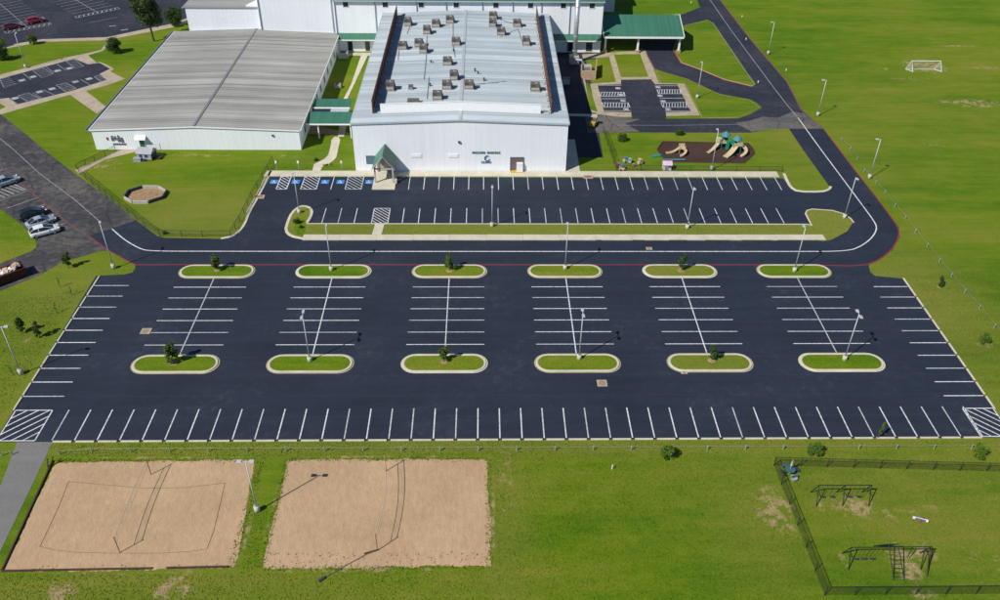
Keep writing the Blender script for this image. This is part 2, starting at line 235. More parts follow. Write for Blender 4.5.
# ------------------------------------------------------------------ geometry helpers
class MB:
    def __init__(s): s.v = []; s.f = []
    def add(s, vs, fs):
        o = len(s.v); s.v += [tuple(p) for p in vs]; s.f += [tuple(i+o for i in f) for f in fs]; return s
    def box(s, x0, x1, y0, y1, z0, z1):
        return s.add([(x0,y0,z0),(x1,y0,z0),(x1,y1,z0),(x0,y1,z0),(x0,y0,z1),(x1,y0,z1),(x1,y1,z1),(x0,y1,z1)], [(3,2,1,0),(4,5,6,7),(0,1,5,4),(1,2,6,5),(2,3,7,6),(3,0,4,7)])
    def cbox(s, c, d): return s.box(c[0]-d[0]/2, c[0]+d[0]/2, c[1]-d[1]/2, c[1]+d[1]/2, c[2]-d[2]/2, c[2]+d[2]/2)
    def bar(s, a, b, w, h=None, upv=(0,0,1)):
        a = Vector(a); b = Vector(b); d = (b-a).normalized(); h = h or w; u = Vector(upv)
        if abs(d.dot(u)) > 0.99: u = Vector((1,0,0))
        x = d.cross(u).normalized(); y = x.cross(d); q = []
        for p in (a, b):
            for i, j in ((-1,-1),(1,-1),(1,1),(-1,1)): q.append(p + x*(w/2*i) + y*(h/2*j))
        return s.add(q, [(3,2,1,0),(4,5,6,7),(0,1,5,4),(1,2,6,5),(2,3,7,6),(3,0,4,7)])
    def tube(s, pts, r, n=8, caps=True):
        pts = [Vector(p) for p in pts]; rs = r if isinstance(r, (list, tuple)) else [r]*len(pts); o = len(s.v)
        for i, p in enumerate(pts):
            d = (pts[min(i+1, len(pts)-1)] - pts[max(i-1, 0)]).normalized(); u = Vector((0,0,1)) if abs(d.z) < 0.95 else Vector((1,0,0))
            x = d.cross(u).normalized(); y = x.cross(d)
            for k in range(n):
                a = 2*math.pi*k/n; s.v.append(tuple(p + x*(rs[i]*math.cos(a)) + y*(rs[i]*math.sin(a))))
        for i in range(len(pts)-1):
            for k in range(n): s.f.append((o+i*n+k, o+i*n+(k+1)%n, o+(i+1)*n+(k+1)%n, o+(i+1)*n+k))
        if caps: s.f.append(tuple(o+k for k in reversed(range(n)))); s.f.append(tuple(o+(len(pts)-1)*n+k for k in range(n)))
        return s
    def prism(s, poly, z0, z1, bottom=False):
        poly = ccw(poly); n = len(poly); o = len(s.v)
        zt = z1 if isinstance(z1, (list, tuple)) else [z1]*n
        s.v += [(p[0], p[1], z0) for p in poly] + [(p[0], p[1], z) for p, z in zip(poly, zt)]
        for t in tessellate_polygon([[Vector((p[0], p[1], 0)) for p in poly]]):
            a, b, c = (poly[i] for i in t)
            if (b[0]-a[0])*(c[1]-a[1])-(b[1]-a[1])*(c[0]-a[0]) < 0: t = t[::-1]
            s.f.append(tuple(o+n+i for i in t))
            if bottom: s.f.append(tuple(o+i for i in reversed(t)))
        for i in range(n):
            j = (i+1) % n; s.f.append((o+i, o+j, o+n+j, o+n+i))
        return s
    def flat(s, poly, z):
        poly = ccw(poly); o = len(s.v); s.v += [(p[0], p[1], z) for p in poly]
        for t in tessellate_polygon([[Vector((p[0], p[1], 0)) for p in poly]]):
            a, b, c = (poly[i] for i in t)
            if (b[0]-a[0])*(c[1]-a[1])-(b[1]-a[1])*(c[0]-a[0]) < 0: t = t[::-1]
            s.f.append(tuple(o+i for i in t))
        return s
    def ribbon(s, pts, w, z, closed=False):
        L, Rr = offset(pts, w/2, closed), offset(pts, -w/2, closed); o = len(s.v); n = len(pts)
        s.v += [(p[0], p[1], z) for p in L] + [(p[0], p[1], z) for p in Rr]
        for i in range(n if closed else n-1): j = (i+1) % n; s.f.append((o+i, o+n+i, o+n+j, o+j))
        return s
    def wallstrip(s, pts, w, z0, z1, closed=False, ch=0.03):
        # a kerb: rectangular section with chamfered top edges swept along pts
        prof = [(w/2, z0), (w/2, z1-ch), (w/2-ch, z1), (-w/2+ch, z1), (-w/2, z1-ch), (-w/2, z0)]
        rings = [offset(pts, d, closed) for d, _ in prof]; o = len(s.v); n = len(pts); m = len(prof)
        for i in range(n):
            for k in range(m): s.v.append((rings[k][i][0], rings[k][i][1], prof[k][1]))
        for i in range(n if closed else n-1):
            j = (i+1) % n
            for k in range(m-1): s.f.append((o+i*m+k+1, o+i*m+k, o+j*m+k, o+j*m+k+1))
        if not closed: s.f.append(tuple(o+k for k in range(m))); s.f.append(tuple(o+(n-1)*m+k for k in reversed(range(m))))
        return s
    def mesh(s, name, m, smooth=False):
        me = bpy.data.meshes.new(name); me.from_pydata(s.v, [], s.f); me.materials.append(MATS[m]); me.validate(); me.update()
        if smooth: me.polygons.foreach_set('use_smooth', [True]*len(me.polygons))
        return me
    def build(s, name, m, parent=None, smooth=False, kind=None, loc=None, rz=0.0):
        o = bpy.data.objects.new(name, s.mesh(name, m, smooth)); COL.objects.link(o)
        if parent is not None: o.parent = parent
        if loc is not None: o.location = loc
        if rz: o.rotation_euler.z = rz
        if kind: o['kind'] = kind
        return o
def ccw(p):
    a = sum(p[i][0]*p[(i+1) % len(p)][1]-p[(i+1) % len(p)][0]*p[i][1] for i in range(len(p)))
    return list(p) if a > 0 else list(reversed(p))
def offset(pts, d, closed):
    n = len(pts); out = []
    for i in range(n):
        a = pts[i-1] if (closed or i > 0) else None; b = pts[(i+1) % n] if (closed or i < n-1) else None; p = pts[i]; ns = []
        for q, r in ((a, p), (p, b)):
            if q is None or r is None: continue
            dx, dy = r[0]-q[0], r[1]-q[1]; L = math.hypot(dx, dy) or 1e-6; ns.append((-dy/L, dx/L))
        nx = sum(k[0] for k in ns)/len(ns); ny = sum(k[1] for k in ns)/len(ns); l2 = max(nx*nx+ny*ny, 0.35)
        out.append((p[0]+nx*d/l2, p[1]+ny*d/l2))
    return out
def smooth_line(pts, n=3, closed=False):
    for _ in range(n):
        q = [] if closed else [pts[0]]
        for i in range(len(pts) if closed else len(pts)-1):
            a, b = pts[i], pts[(i+1) % len(pts)]; q += [(a[0]*.75+b[0]*.25, a[1]*.75+b[1]*.25), (a[0]*.25+b[0]*.75, a[1]*.25+b[1]*.75)]
        if not closed: q.append(pts[-1])
        pts = q
    return pts
def ragged(poly, step, amp, seed):
    rnd = random.Random(seed); out = []
    for i in range(len(poly)):
        a, b = poly[i], poly[(i+1) % len(poly)]; L = math.hypot(b[0]-a[0], b[1]-a[1]); k = max(1, int(L/step)); nx, ny = -(b[1]-a[1])/L, (b[0]-a[0])/L
        for j in range(k):
            t = j/k; o = rnd.uniform(-amp, amp)*(0.3 if j == 0 else 1)
            out.append((a[0]+(b[0]-a[0])*t+nx*o, a[1]+(b[1]-a[1])*t+ny*o))
    return out
def stadium(cx, cy, L, Wd, n=10):
    r = Wd/2; h = L/2-r; out = []
    for k in range(n+1): a = -math.pi/2+math.pi*k/n; out.append((cx+h+r*math.cos(a), cy+r*math.sin(a)))
    for k in range(n+1): a = math.pi/2+math.pi*k/n; out.append((cx-h+r*math.cos(a), cy+r*math.sin(a)))
    return out
def tag(o, label, cat, group=None):
    o['label'] = label; o['category'] = cat
    if group: o['group'] = group
    return o
def thing(name, label, cat, loc=(0,0,0), rz=0.0, group=None):
    o = bpy.data.objects.new(name, None); COL.objects.link(o); o.empty_display_size = 0.5
    o.location = loc if len(loc) == 3 else (loc[0], loc[1], 0.0); o.rotation_euler.z = rz
    return tag(o, label, cat, group)
def empty_struct(name):
    o = bpy.data.objects.new(name, None); COL.objects.link(o); o['kind'] = 'structure'; return o
def link(name, me, parent, loc=(0,0,0), rz=0.0):
    o = bpy.data.objects.new(name, me); COL.objects.link(o); o.parent = parent; o.location = loc; o.rotation_euler.z = rz; return o
def copy_tree(o, parent=None):
    c = o.copy(); COL.objects.link(c); c.parent = parent
    for ch in o.children: copy_tree(ch, c)
    return c
# ================================================================== SETTING
MB().add([(-1500,-600,0),(1500,-600,0),(1500,3200,0),(-1500,3200,0)], [(0,1,2,3)]).build('ground', 'grass', kind='structure')

# ---- asphalt of the roads and car parks
def sheet(name, poly, z, m): return MB().flat(poly, z).build(name, m, kind='structure')
old_west = sheet('west_road', [(-59.75, 126.06),(-68.20, 134.94),(-76.62, 142.91),(-86.50, 152.87),(-94.53, 161.48),(-102.77, 169.81),(-119.79, 187.31),(-139.99, 187.12),(-95.88, 95.90),(-76.35, 102.05),(-73.44, 105.35),(-69.21, 109.61),(-67.20, 113.11),(-62.41, 116.47),(-60.96, 116.46),(-65.89, 121.05)], 0.020, 'old_asphalt')
sheet('west_verge', smooth_line([(-102.40, 144.42),(-84.63, 129.93),(-80.71, 126.54),(-76.95, 122.95),(-73.83, 119.50),(-72.84, 116.77),(-74.65, 115.00),(-76.78, 112.69),(-82.58, 105.63)], 1), 0.06, 'grass')
nw_lot = sheet('northwest_car_park', [(-129.32, 197.11),(-120.93, 209.71),(-112.83, 215.25),(-104.80, 216.10),(-96.96, 216.95),(-90.29, 222.40),(-82.81, 228.09),(-80.51, 232.26),(-92.56, 279.96),(-148.71, 316.58),(-216.90, 314.72)], 0.020, 'mid_asphalt')
ada_pave = sheet('west_paving', [(-118.07, 183.81),(-112.69, 191.61),(-102.64, 202.33),(-98.11, 205.71),(-95.36, 208.25),(-95.91, 214.00),(-94.53, 213.65),(-94.61, 207.56),(-97.14, 204.42),(-93.14, 199.45),(-92.66, 200.11),(-88.54, 196.57),(-87.63, 195.31),(-88.12, 194.04),(-83.06, 189.46),(-85.81, 185.55),(-89.35, 182.34),(-81.78, 173.60),(-82.39, 169.95),(-92.03, 180.05),(-99.70, 172.41),(-102.54, 169.30),(-104.08, 170.82),(-103.14, 173.44),(-105.27, 175.29),(-111.15, 169.75)], 0.016, 'old_concrete')
sheet('northwest_sidewalk', [(-128.50, 195.52),(-120.19, 208.09),(-112.16, 213.64),(-104.18, 214.48),(-96.30, 215.10),(-89.54, 220.09),(-82.06, 225.52),(-79.17, 229.38),(-80.43, 233.95),(-82.95, 228.58),(-90.45, 222.87),(-97.12, 217.40),(-104.97, 216.54),(-113.02, 215.69),(-121.12, 210.13),(-129.64, 197.75)], 0.024, 'old_concrete')
ada_west = sheet('west_disabled_car_park', [(-116.95, 181.53),(-111.59, 189.18),(-99.62, 202.03),(-94.91, 198.45),(-92.52, 199.45),(-88.68, 195.61),(-89.98, 192.46),(-86.97, 188.81),(-92.46, 182.31),(-101.36, 174.73),(-104.67, 178.28),(-106.37, 177.72),(-112.16, 171.80)], 0.024, 'mid_asphalt')
sheet('east_road', [(71.71, 163.61),(69.73, 173.11),(71.29, 189.09),(70.06, 218.42),(69.71, 251.80),(69.52, 295.61),(60.02, 295.39),(62.88, 251.68),(62.30, 244.64),(55.52, 237.82),(43.93, 237.63),(39.98, 211.34),(41.05, 209.92),(41.47, 196.97),(53.82, 181.84),(59.91, 178.77),(60.98, 176.84),(61.38, 174.12),(57.83, 170.65),(54.89, 168.46),(24.27, 168.11),(24.16, 161.44),(55.48, 161.48),(60.61, 163.35)], 0.020, 'mid_asphalt')
sheet('road_junction', [(71.68, 163.51),(69.68, 171.52),(67.42, 172.03),(63.45, 168.88),(60.11, 169.37),(56.97, 167.31),(53.50, 166.28),(56.00, 161.87),(60.61, 163.35)], 0.024, 'worn_asphalt')
sheet('alley_paving', [(15.6,150),(23.5,150),(24.0,162),(24.5,176),(25.5,192),(28.0,204),(29,207.8),(15.6,207.8)], 0.016, 'mid_asphalt')
sheet('service_apron', [(23.89, 170.68),(33.46, 167.91),(29.93, 165.63),(32.53, 161.73),(24.56, 161.30),(21.64, 161.19),(21.74, 168.60)], 0.028, 'worn_asphalt')
E_LOT = [(-59.75,73.75),(66.1,73.75),(66.2,(66.84, 108.40)[1]),(63.52, 108.87),(62.02, 109.15),(61.64, 110.27),(62.14, 112.27)] + [(64.57, 113.72),(67.80, 116.71),(70.53, 120.60),(71.74, 123.84),(71.82, 128.06),(71.85, 135.23),(71.67, 143.99),(71.67, 153.59),(71.64, 163.41)] \
   + [(64.21, 163.37),(64.17, 153.56),(64.46, 138.05),(63.77, 137.09),(62.47, 136.52),(57.91, 136.51),(57.02, 138.22),(56.66, 141.53),(-39.9,141.9),(-40.30, 133.54),(-40.75, 128.27),(-40.62, 124.59),(-41.04, 122.01),(-41.96, 120.59),(-43.59, 120.12),(-53.11, 120.43),(-54.62, 121.05),(-56.28, 122.64),(-59.75, 126.06),(-65.89, 121.05),(-61.31, 116.76),(-55.42, 112.39),(-55.07, 111.54),(-55.12, 110.28),(-56.10, 109.73),(-60.45, 109.33)]
lot = sheet('car_park', E_LOT, 0.030, 'new_asphalt')
sheet('footpath', [(-56.99, 73.71),(-52.63, 73.68),(-52.59, 72.40),(-52.13, 64.68),(-51.71, 57.59),(-51.28, 51.18),(-54.78, 51.21),(-55.14, 58.13),(-55.82, 66.62)], 0.022, 'path_asphalt')

# ---- painted markings of the main car park: each line a piece of the car park
ZP = 0.036
def line_mesh(L, w, m='white_paint'): return MB().add([(-w/2,0,0),(w/2,0,0),(w/2,L,0),(-w/2,L,0)], [(0,1,2,3)]).mesh('stall_line', m)
short = line_mesh(5.35, 0.15); half = line_mesh(5.0, 0.15); rowl = line_mesh(11.0, 0.15); side = line_mesh(5.3, 0.16); centre = line_mesh(18.6, 0.15); north = line_mesh(5.1, 0.13)
def seg_kerb(L): return MB().wallstrip([(0,-L/2),(0,L/2)], 0.24, 0.0, 0.14).mesh('kerb_block', 'concrete')
kb = seg_kerb(2.25); kb2 = seg_kerb(2.35)
SX0, SD = -52.883, 2.743
for i in range(43):
    link('stall_line', short, lot, (SX0+SD*i, 74.0, ZP))
    if i < 42: link('kerb_block', kb, lot, (SX0+SD*(i+0.5), 73.72, 0.03), math.pi/2)
LY = [106.7-2.757*k for k in range(10)]
for y in LY:
    link('stall_line', side, lot, (-54.5, y, ZP), math.pi/2); link('stall_line', side, lot, (66.0, y-0.5, ZP), math.pi/2)
    link('kerb_block', kb2, lot, (-59.85, y-1.38, 0.03)); link('kerb_block', kb2, lot, (66.25, y-1.88, 0.03))
link('kerb_block', kb2, lot, (-59.85, 107.9, 0.03)); link('kerb_block', kb2, lot, (66.25, 107.2, 0.03))
CX = [-42.0+18.292*k for k in range(6)]
for x in CX:
    for k in range(6): link('stall_line', rowl, lot, (x+5.5, 106.25-2.79*k, ZP), math.pi/2)
    link('centre_line', centre, lot, (x, 89.9, ZP+0.004))
def stripes_in(mb, corners, n, w, z, flip=False):
    # diagonal stripes clipped to the box between (x0,y0) and (x1,y1)
    x0, y0, x1, y1 = corners; sp = (x1-x0+y1-y0)/n; hw = w*0.72
    for k in range(n+1):
        c = x0+y0+sp*k
        def cl(d):
            pts = []
            for px, py in ((x0, c+d-x0), (c+d-y1, y1)):
                if x0-1e-6 <= px <= x1+1e-6 and y0-1e-6 <= py <= y1+1e-6: pts.append((px, py)); break
            for px, py in ((c+d-y0, y0), (x1, c+d-x1)):
                if x0-1e-6 <= px <= x1+1e-6 and y0-1e-6 <= py <= y1+1e-6: pts.append((px, py)); break
            return pts
        a, b = cl(-hw), cl(hw)
        if len(a) == 2 and len(b) == 2:
            q = [a[0], a[1], b[1], b[0]]
            if flip: q = [(x0+x1-p[0], p[1]) for p in q]
            yield [(p[0], p[1]) for p in q]
def hatch(parent, x0, y0, x1, y1, n, flip=False, w=0.15, z=ZP, sub=False, m='white_paint'):
    mb = MB(); h = w/2
    for a, b in (((x0,y0),(x1,y0)),((x1,y0+h),(x1,y1-h)),((x1,y1),(x0,y1)),((x0,y1-h),(x0,y0+h))): mb.ribbon([a, b], w, z)
    qs = list(stripes_in(mb, (x0+h, y0+h, x1-h, y1-h), n, w, z, flip))
    if not sub:
        for q in qs: mb.flat(q, z)
    o = mb.build('hatched_bay', m, parent)
    if sub:
        for q in qs: MB().flat(q, z).build('stripe', m, o)
    return o
hatch(lot, -59.6, 73.95, -54.95, 79.3, 7, flip=True, sub=True)
hatch(lot, 62.1, 73.95, 66.1, 79.0, 7, flip=False, sub=True)
# north rows
for i in range(27):
    if i >= 1: link('stall_line', north, lot, (-16.55+2.757*i, 137.0, ZP))
for i in range(30):
    x = -27.8+2.757*i
    if i in (3,): continue
    if i == 4: hatch(lot, -19.3, 125.1, -16.5, 130.2, 9)
    if i == 4 or x > 55: continue
    link('stall_line', north, lot, (x, 125.15, ZP))
for a, b in ((-37.95,-36.05),(-33.5,-30.65),(-25.4,-22.45)): hatch(lot, a, 137.1, b, 142.0, 8 if b-a > 2.5 else 7)
link('stall_line', north, lot, (-28.0, 137.0, ZP))
def wheelchair(parent, x, y, s, field, rz=0.0, z=ZP):
    o = MB().add([(-s/2,-s/2,0),(s/2,-s/2,0),(s/2,s/2,0),(-s/2,s/2,0)], [(0,1,2,3)]).build('disabled_symbol', field, parent, loc=(x, y, z), rz=rz)
    mb = MB(); k = s/2; ring = [(-0.12*k+0.42*k*math.cos(a), -0.28*k+0.42*k*math.sin(a)) for a in [math.pi*(0.62+1.45*t/12) for t in range(13)]]
    mb.ribbon(ring, 0.13*k, 0.004); mb.ribbon([(-0.18*k,0.42*k),(-0.12*k,-0.12*k),(0.28*k,-0.12*k),(0.46*k,-0.62*k)], 0.16*k, 0.005); mb.ribbon([(-0.15*k,0.16*k),(0.24*k,0.16*k)], 0.13*k, 0.006)
    mb.flat([(-0.2*k+0.15*k*math.cos(a), 0.66*k+0.15*k*math.sin(a)) for a in [2*math.pi*t/10 for t in range(10)]], 0.004)
    mb.build('symbol_figure', 'white_paint', o); return o
for x in (-38.85,-34.85,-29.45,-26.6,-21.3): wheelchair(lot, x, 139.9, 1.45, 'blue_paint')
# lane lines and fire-lane kerb paint
lane = [(-62.86, 123.28),(-61.25, 121.53),(-59.24, 119.50),(-56.15, 117.06),(-54.32, 116.40)]
loop = [(60.21, 116.29),(63.14, 117.94),(65.91, 120.60),(67.72, 123.34),(68.18, 125.50),(68.11, 131.57),(68.02, 140.19),(67.81, 153.57),(67.79, 168.91)]
MB().ribbon(smooth_line(lane + [(-46,116.3),(52,116.2)] + loop, 2), 0.20, ZP).build('lane_line', 'white_paint', lot)
MB().ribbon([(-65.61, 120.74),(-61.21, 116.70),(-56.45, 113.10)] + [(-55.26, 112.39),(-50,112.45),(52,112.3),(59.03, 111.98),(61.92, 112.33)] , 0.22, ZP).build('fire_lane_line', 'red_paint', lot)
edge = smooth_line([(61.94, 112.38),(64.61, 113.84),(67.75, 116.80),(70.44, 120.60),(71.64, 123.84),(71.72, 128.06),(71.74, 135.23),(71.55, 143.99),(71.55, 153.59),(71.52, 163.41)], 1)
MB().ribbon(edge, 0.22, ZP).build('fire_lane_line', 'red_paint', lot)
MB().ribbon([(71.38, 163.90),(69.84, 173.11),(71.29, 189.09),(70.06, 218.42),(69.71, 251.80)], 0.35, 0.032).build('fire_lane_line', 'faded_red_paint', bpy.data.objects['east_road'])
MB().ribbon(smooth_line([(67.73, 169.42),(67.25, 179.11),(66.88, 205.99),(66.62, 226.22),(66.74, 251.74)], 1), 0.16, 0.030).build('lane_line', 'faded_paint', bpy.data.objects['east_road'])
MB().ribbon([(28.14, 164.87),(41.50, 164.96),(54.39, 165.53)], 0.14, 0.030).build('lane_line', 'faded_paint', bpy.data.objects['east_road'])
MB().ribbon([(-65.99, 125.89),(-72.85, 133.12),(-83.11, 142.89),(-91.95, 152.41),(-105.07, 165.77)], 0.17, 0.028).build('lane_line', 'faded_paint', old_west)
MB().ribbon([(-95.59, 149.82),(-92.16, 146.49),(-84.60, 138.62),(-78.52, 132.75),(-70.41, 124.57),(-66.62, 121.68)], 0.2, 0.028).build('fire_lane_line', 'faded_red_paint', old_west)
STALL_W = [((-85.99, 132.92),(-82.44, 136.56)),((-83.50, 130.11),(-79.86, 133.83)),((-80.62, 127.89),(-77.49, 131.51)),((-73.98, 123.43),(-71.34, 125.23)),((-92.55, 142.47),(-90.21, 145.07)),((-93.85, 145.26),(-92.26, 146.70))]
for a, b in STALL_W: MB().ribbon([a, b], 0.15, 0.028).build('stall_line', 'faded_paint', old_west)
for k in range(6):
    t = k/5; a = (-88.82, 136.00); b = (-86.39, 139.00); w0 = (-85.88, 133.45); w1 = (-83.06, 136.75)
    MB().ribbon([(a[0]+(b[0]-a[0])*t, a[1]+(b[1]-a[1])*t), (w0[0]+(w1[0]-w0[0])*min(1, t+0.12), w0[1]+(w1[1]-w0[1])*min(1, t+0.12))], 0.22, 0.032).build('stripe', 'faded_paint', old_west)
# northwest car park: two ranks of stalls with zebra ends
def rank(o, e, n, zw):
    ux, uy = e[0]-o[0], e[1]-o[1]; L = math.hypot(ux, uy); ux, uy = ux/L, uy/L; vx, vy = -uy, ux; rz = math.atan2(uy, ux)
    mx, my = (o[0]+e[0])/2, (o[1]+e[1])/2; lm = line_mesh(11.2, 0.15, 'faded_paint'); cm = line_mesh(2.75*n+1, 0.16, 'faded_paint')
    zb = MB()
    for a, b in (((0,0),(L,0)),((L,0),(L,zw)),((L,zw),(0,zw)),((0,zw),(0,0))): zb.ribbon([(o[0]+ux*a[0]+vx*a[1], o[1]+uy*a[0]+vy*a[1]), (o[0]+ux*b[0]+vx*b[1], o[1]+uy*b[0]+vy*b[1])], 0.18, 0.026)
    k = 0.6
    while k+0.7 < L: zb.ribbon([(o[0]+ux*(k)+vx*0.1, o[1]+uy*(k)+vy*0.1), (o[0]+ux*(k+.7)+vx*(zw-.1), o[1]+uy*(k+.7)+vy*(zw-.1))], 0.3, 0.030); k += 1.25
    zb.build('hatched_bay', 'faded_paint', nw_lot)
    for i in range(1, n+1):
        link('stall_line', lm, nw_lot, (mx+ux*5.6+vx*(zw+2.75*i), my+uy*5.6+vy*(zw+2.75*i), 0.026), rz+math.pi/2)
    link('centre_line', cm, nw_lot, (mx+vx*zw, my+vy*zw, 0.030), rz)
rank((-124.03, 219.92), (-115.23, 227.13), 12, 1.6); rank((-110.56, 232.46), (-101.73, 240.54), 10, 1.6)
MB().ribbon([(-105.88, 228.56),(-99.76, 233.22)], 0.15, 0.026).build('lane_line', 'faded_paint', nw_lot); MB().ribbon([(-99.59, 225.83),(-97.89, 226.25)], 0.5, 0.026).build('arrow_marking', 'faded_paint', nw_lot); MB().ribbon([(-95.36, 222.72),(-93.80, 223.53)], 0.6, 0.026).build('arrow_marking', 'faded_paint', nw_lot)
# west disabled bays
def slant_bay(parent, q, n, z=0.030, m='faded_paint'):
    mb = MB(); 
    for i in range(4): mb.ribbon([q[i], q[(i+1) % 4]], 0.14, z)
    lerp = lambda a, b, t: (a[0]+(b[0]-a[0])*t, a[1]+(b[1]-a[1])*t)
    for k in range(n): mb.ribbon([lerp(q[0], q[3], k/n), lerp(q[1], q[2], (k+.8)/n)], 0.13, z+0.004)
    mb.build('hatched_bay', m, parent)
for q in ([(-111.45, 188.88),(-109.99, 190.72),(-106.55, 186.54),(-108.29, 183.90)],[(-106.16, 194.17),(-104.63, 196.08),(-100.76, 192.35),(-102.28, 189.88)],[(-100.89, 200.35),(-99.50, 201.69),(-95.37, 197.15),(-97.00, 195.85)],[(-103.19, 179.40),(-101.73, 181.10),(-97.80, 178.06),(-99.60, 176.14)],[(-97.28, 185.45),(-95.62, 186.94),(-92.12, 183.75),(-93.57, 181.73)],[(-90.60, 190.60),(-89.67, 191.84),(-86.97, 188.81),(-87.91, 187.61)]): slant_bay(ada_west, q, 5)
for a, b in (((-109.99, 190.72),(-106.55, 186.54)),((-107.81, 192.59),(-104.28, 188.65)),((-104.19, 196.73),(-100.78, 192.97)),((-102.25, 198.37),(-98.61, 194.56)),((-104.42, 177.74),(-101.29, 175.05)),((-99.13, 182.83),(-95.54, 180.03)),((-92.90, 188.76),(-89.75, 185.81)),((-100.62, 181.11),(-97.37, 178.07))): MB().ribbon([a, b], 0.14, 0.030).build('stall_line', 'faded_paint', ada_west)
for p in ((-106.19, 188.33),(-104.59, 190.46),(-100.47, 194.23),(-98.29, 195.83),(-103.24, 178.02),(-99.43, 181.68),(-97.36, 183.42),(-93.70, 187.55),(-91.30, 189.38)): wheelchair(ada_west, p[0], p[1], 1.4, 'faded_paint', R(40), 0.030)

# ---- east disabled bays beside the drop-off
sheet('east_paving', [(24.74, 187.45),(30.96, 188.71),(31.27, 204.88),(26.41, 203.80),(24.61, 203.09),(24.69, 206.54),(29.79, 207.30),(40.99, 209.56),(41.22, 207.79),(40.96, 188.20),(46.71, 187.65),(46.80, 170.06),(38.89, 169.49),(39.20, 171.31),(32.44, 171.26),(32.14, 169.18),(24.38, 169.13)], 0.024, 'stained_concrete')
for nm, q in (('courtyard_lawn', [(32.71, 206.42),(39.32, 206.92),(39.08, 191.86),(32.50, 191.49)]), ('courtyard_lawn', [(25.29, 202.42),(30.65, 203.84),(30.18, 189.01),(25.07, 188.36)]), ('courtyard_lawn', [(23.69, 187.44),(24.42, 187.75),(24.77, 171.73),(23.24, 172.77)])):
    sheet(nm, q, 0.036, 'island_grass')
eb = sheet('east_disabled_car_park', [(26.43, 186.87),(31.93, 187.22),(32.29, 189.95),(39.43, 190.32),(39.87, 187.29),(45.02, 187.33),(45.21, 171.87),(39.69, 171.57),(39.10, 168.21),(31.78, 168.16),(32.04, 171.52),(26.19, 171.74)], 0.034, 'mid_asphalt')
for q in ([(26.29, 182.47),(32.00, 182.51),(31.92, 180.23),(26.26, 180.18)],[(26.30, 176.57),(32.09, 176.61),(32.20, 174.17),(26.46, 174.13)],[(39.80, 184.03),(45.10, 184.08),(45.12, 181.76),(39.75, 181.72)],[(39.46, 176.67),(45.11, 176.99),(45.13, 174.27),(39.49, 174.23)]): slant_bay(eb, q[1:]+q[:1], 9, 0.040, 'white_paint')
for a, b in (((26.39, 186.57),(31.97, 186.62)),((26.21, 178.78),(31.95, 178.83)),((26.25, 172.27),(32.15, 172.31)),((39.72, 186.39),(44.85, 186.44)),((39.55, 179.17),(44.98, 179.21)),((39.56, 172.10),(45.04, 172.14))): MB().ribbon([a, b], 0.16, 0.040).build('stall_line', 'white_paint', eb)
for p in ((30.93, 184.83),(31.12, 181.08),(31.13, 177.71),(31.17, 173.10),(40.27, 185.51),(39.90, 180.58),(40.05, 177.50),(40.41, 173.16)): wheelchair(eb, p[0], p[1], 1.2, 'faded_paint', 0, 0.046)
MB().ribbon([(41.12, 209.56),(41.03, 204.99),(41.36, 196.32)], 0.3, 0.05).build('kerb_paint', 'faded_red_paint', bpy.data.objects['east_road'])
for nm, p in (('drive_verge', [(41.55, 196.00),(47.78, 190.71),(53.69, 181.26),(59.34, 178.32),(60.39, 176.28),(60.71, 174.11),(57.81, 171.44),(54.81, 169.03),(46.93, 168.61),(47.07, 170.32),(46.95, 187.65),(41.38, 187.90)]), ('drive_verge', [(54.08, 228.07),(61.87, 233.18),(62.99, 230.68),(63.16, 193.35),(63.32, 187.50),(62.30, 186.30),(56.90, 190.18),(52.53, 196.44),(48.67, 201.00),(48.20, 210.00)])):
    o = MB().prism(p, 0.0, 0.10).build(nm, 'grass', kind='structure'); MB().wallstrip(p, 0.14, 0.0, 0.11, True).build('kerb', 'old_concrete' if p[0][1] > 210 else 'soil', o)
MB().ribbon([(48.14, 209.64),(48.41, 200.33),(52.39, 195.79),(56.69, 189.26),(61.95, 185.82)], 0.3, 0.135).build('kerb_paint', 'red_paint', bpy.data.objects['east_road'])

# ---- pavements and kerbs round the north rows
fs = empty_struct('front_sidewalk')
MB().prism([(-41.2,142.0),(-20.5,142.0),(-20.5,144.1),(-41.0,144.1)], 0, 0.15).build('slab', 'concrete', fs); MB().prism([(-20.47,136.9),(-16.3,136.9),(-16.3,144.1),(-20.47,144.1)], 0, 0.155).build('slab', 'concrete', fs)
x = -16.27
while x < 56.0:
    e = min(x+6.0, 56.9); MB().prism([(x,142.0),(e,142.0),(e,144.05),(x,144.05)], 0, 0.15).build('slab', 'concrete', fs); x = e+0.03
def kerb(name, pts, w=0.3, h=0.15, m='concrete', closed=False, sm=0):
    return MB().wallstrip(smooth_line(pts, sm, closed) if sm else pts, w, 0.0, h, closed).build(name, m, kind='structure')
kerb('northeast_kerb', [(57.37, 143.34),(57.13, 140.55),(57.05, 138.03),(57.85, 136.32),(62.38, 136.26),(63.96, 137.09),(64.66, 138.24)], 0.5, sm=1)
kerb('northwest_kerb', [(-40.27, 144.03),(-40.54, 134.63),(-41.00, 128.61),(-40.82, 124.76),(-41.28, 122.33),(-42.08, 120.74),(-43.75, 120.12)], 0.45, sm=1)
kerb('northwest_inner_kerb', [(-40.74, 144.03),(-40.97, 134.99),(-41.38, 128.78)], 0.2, 0.17, sm=1)
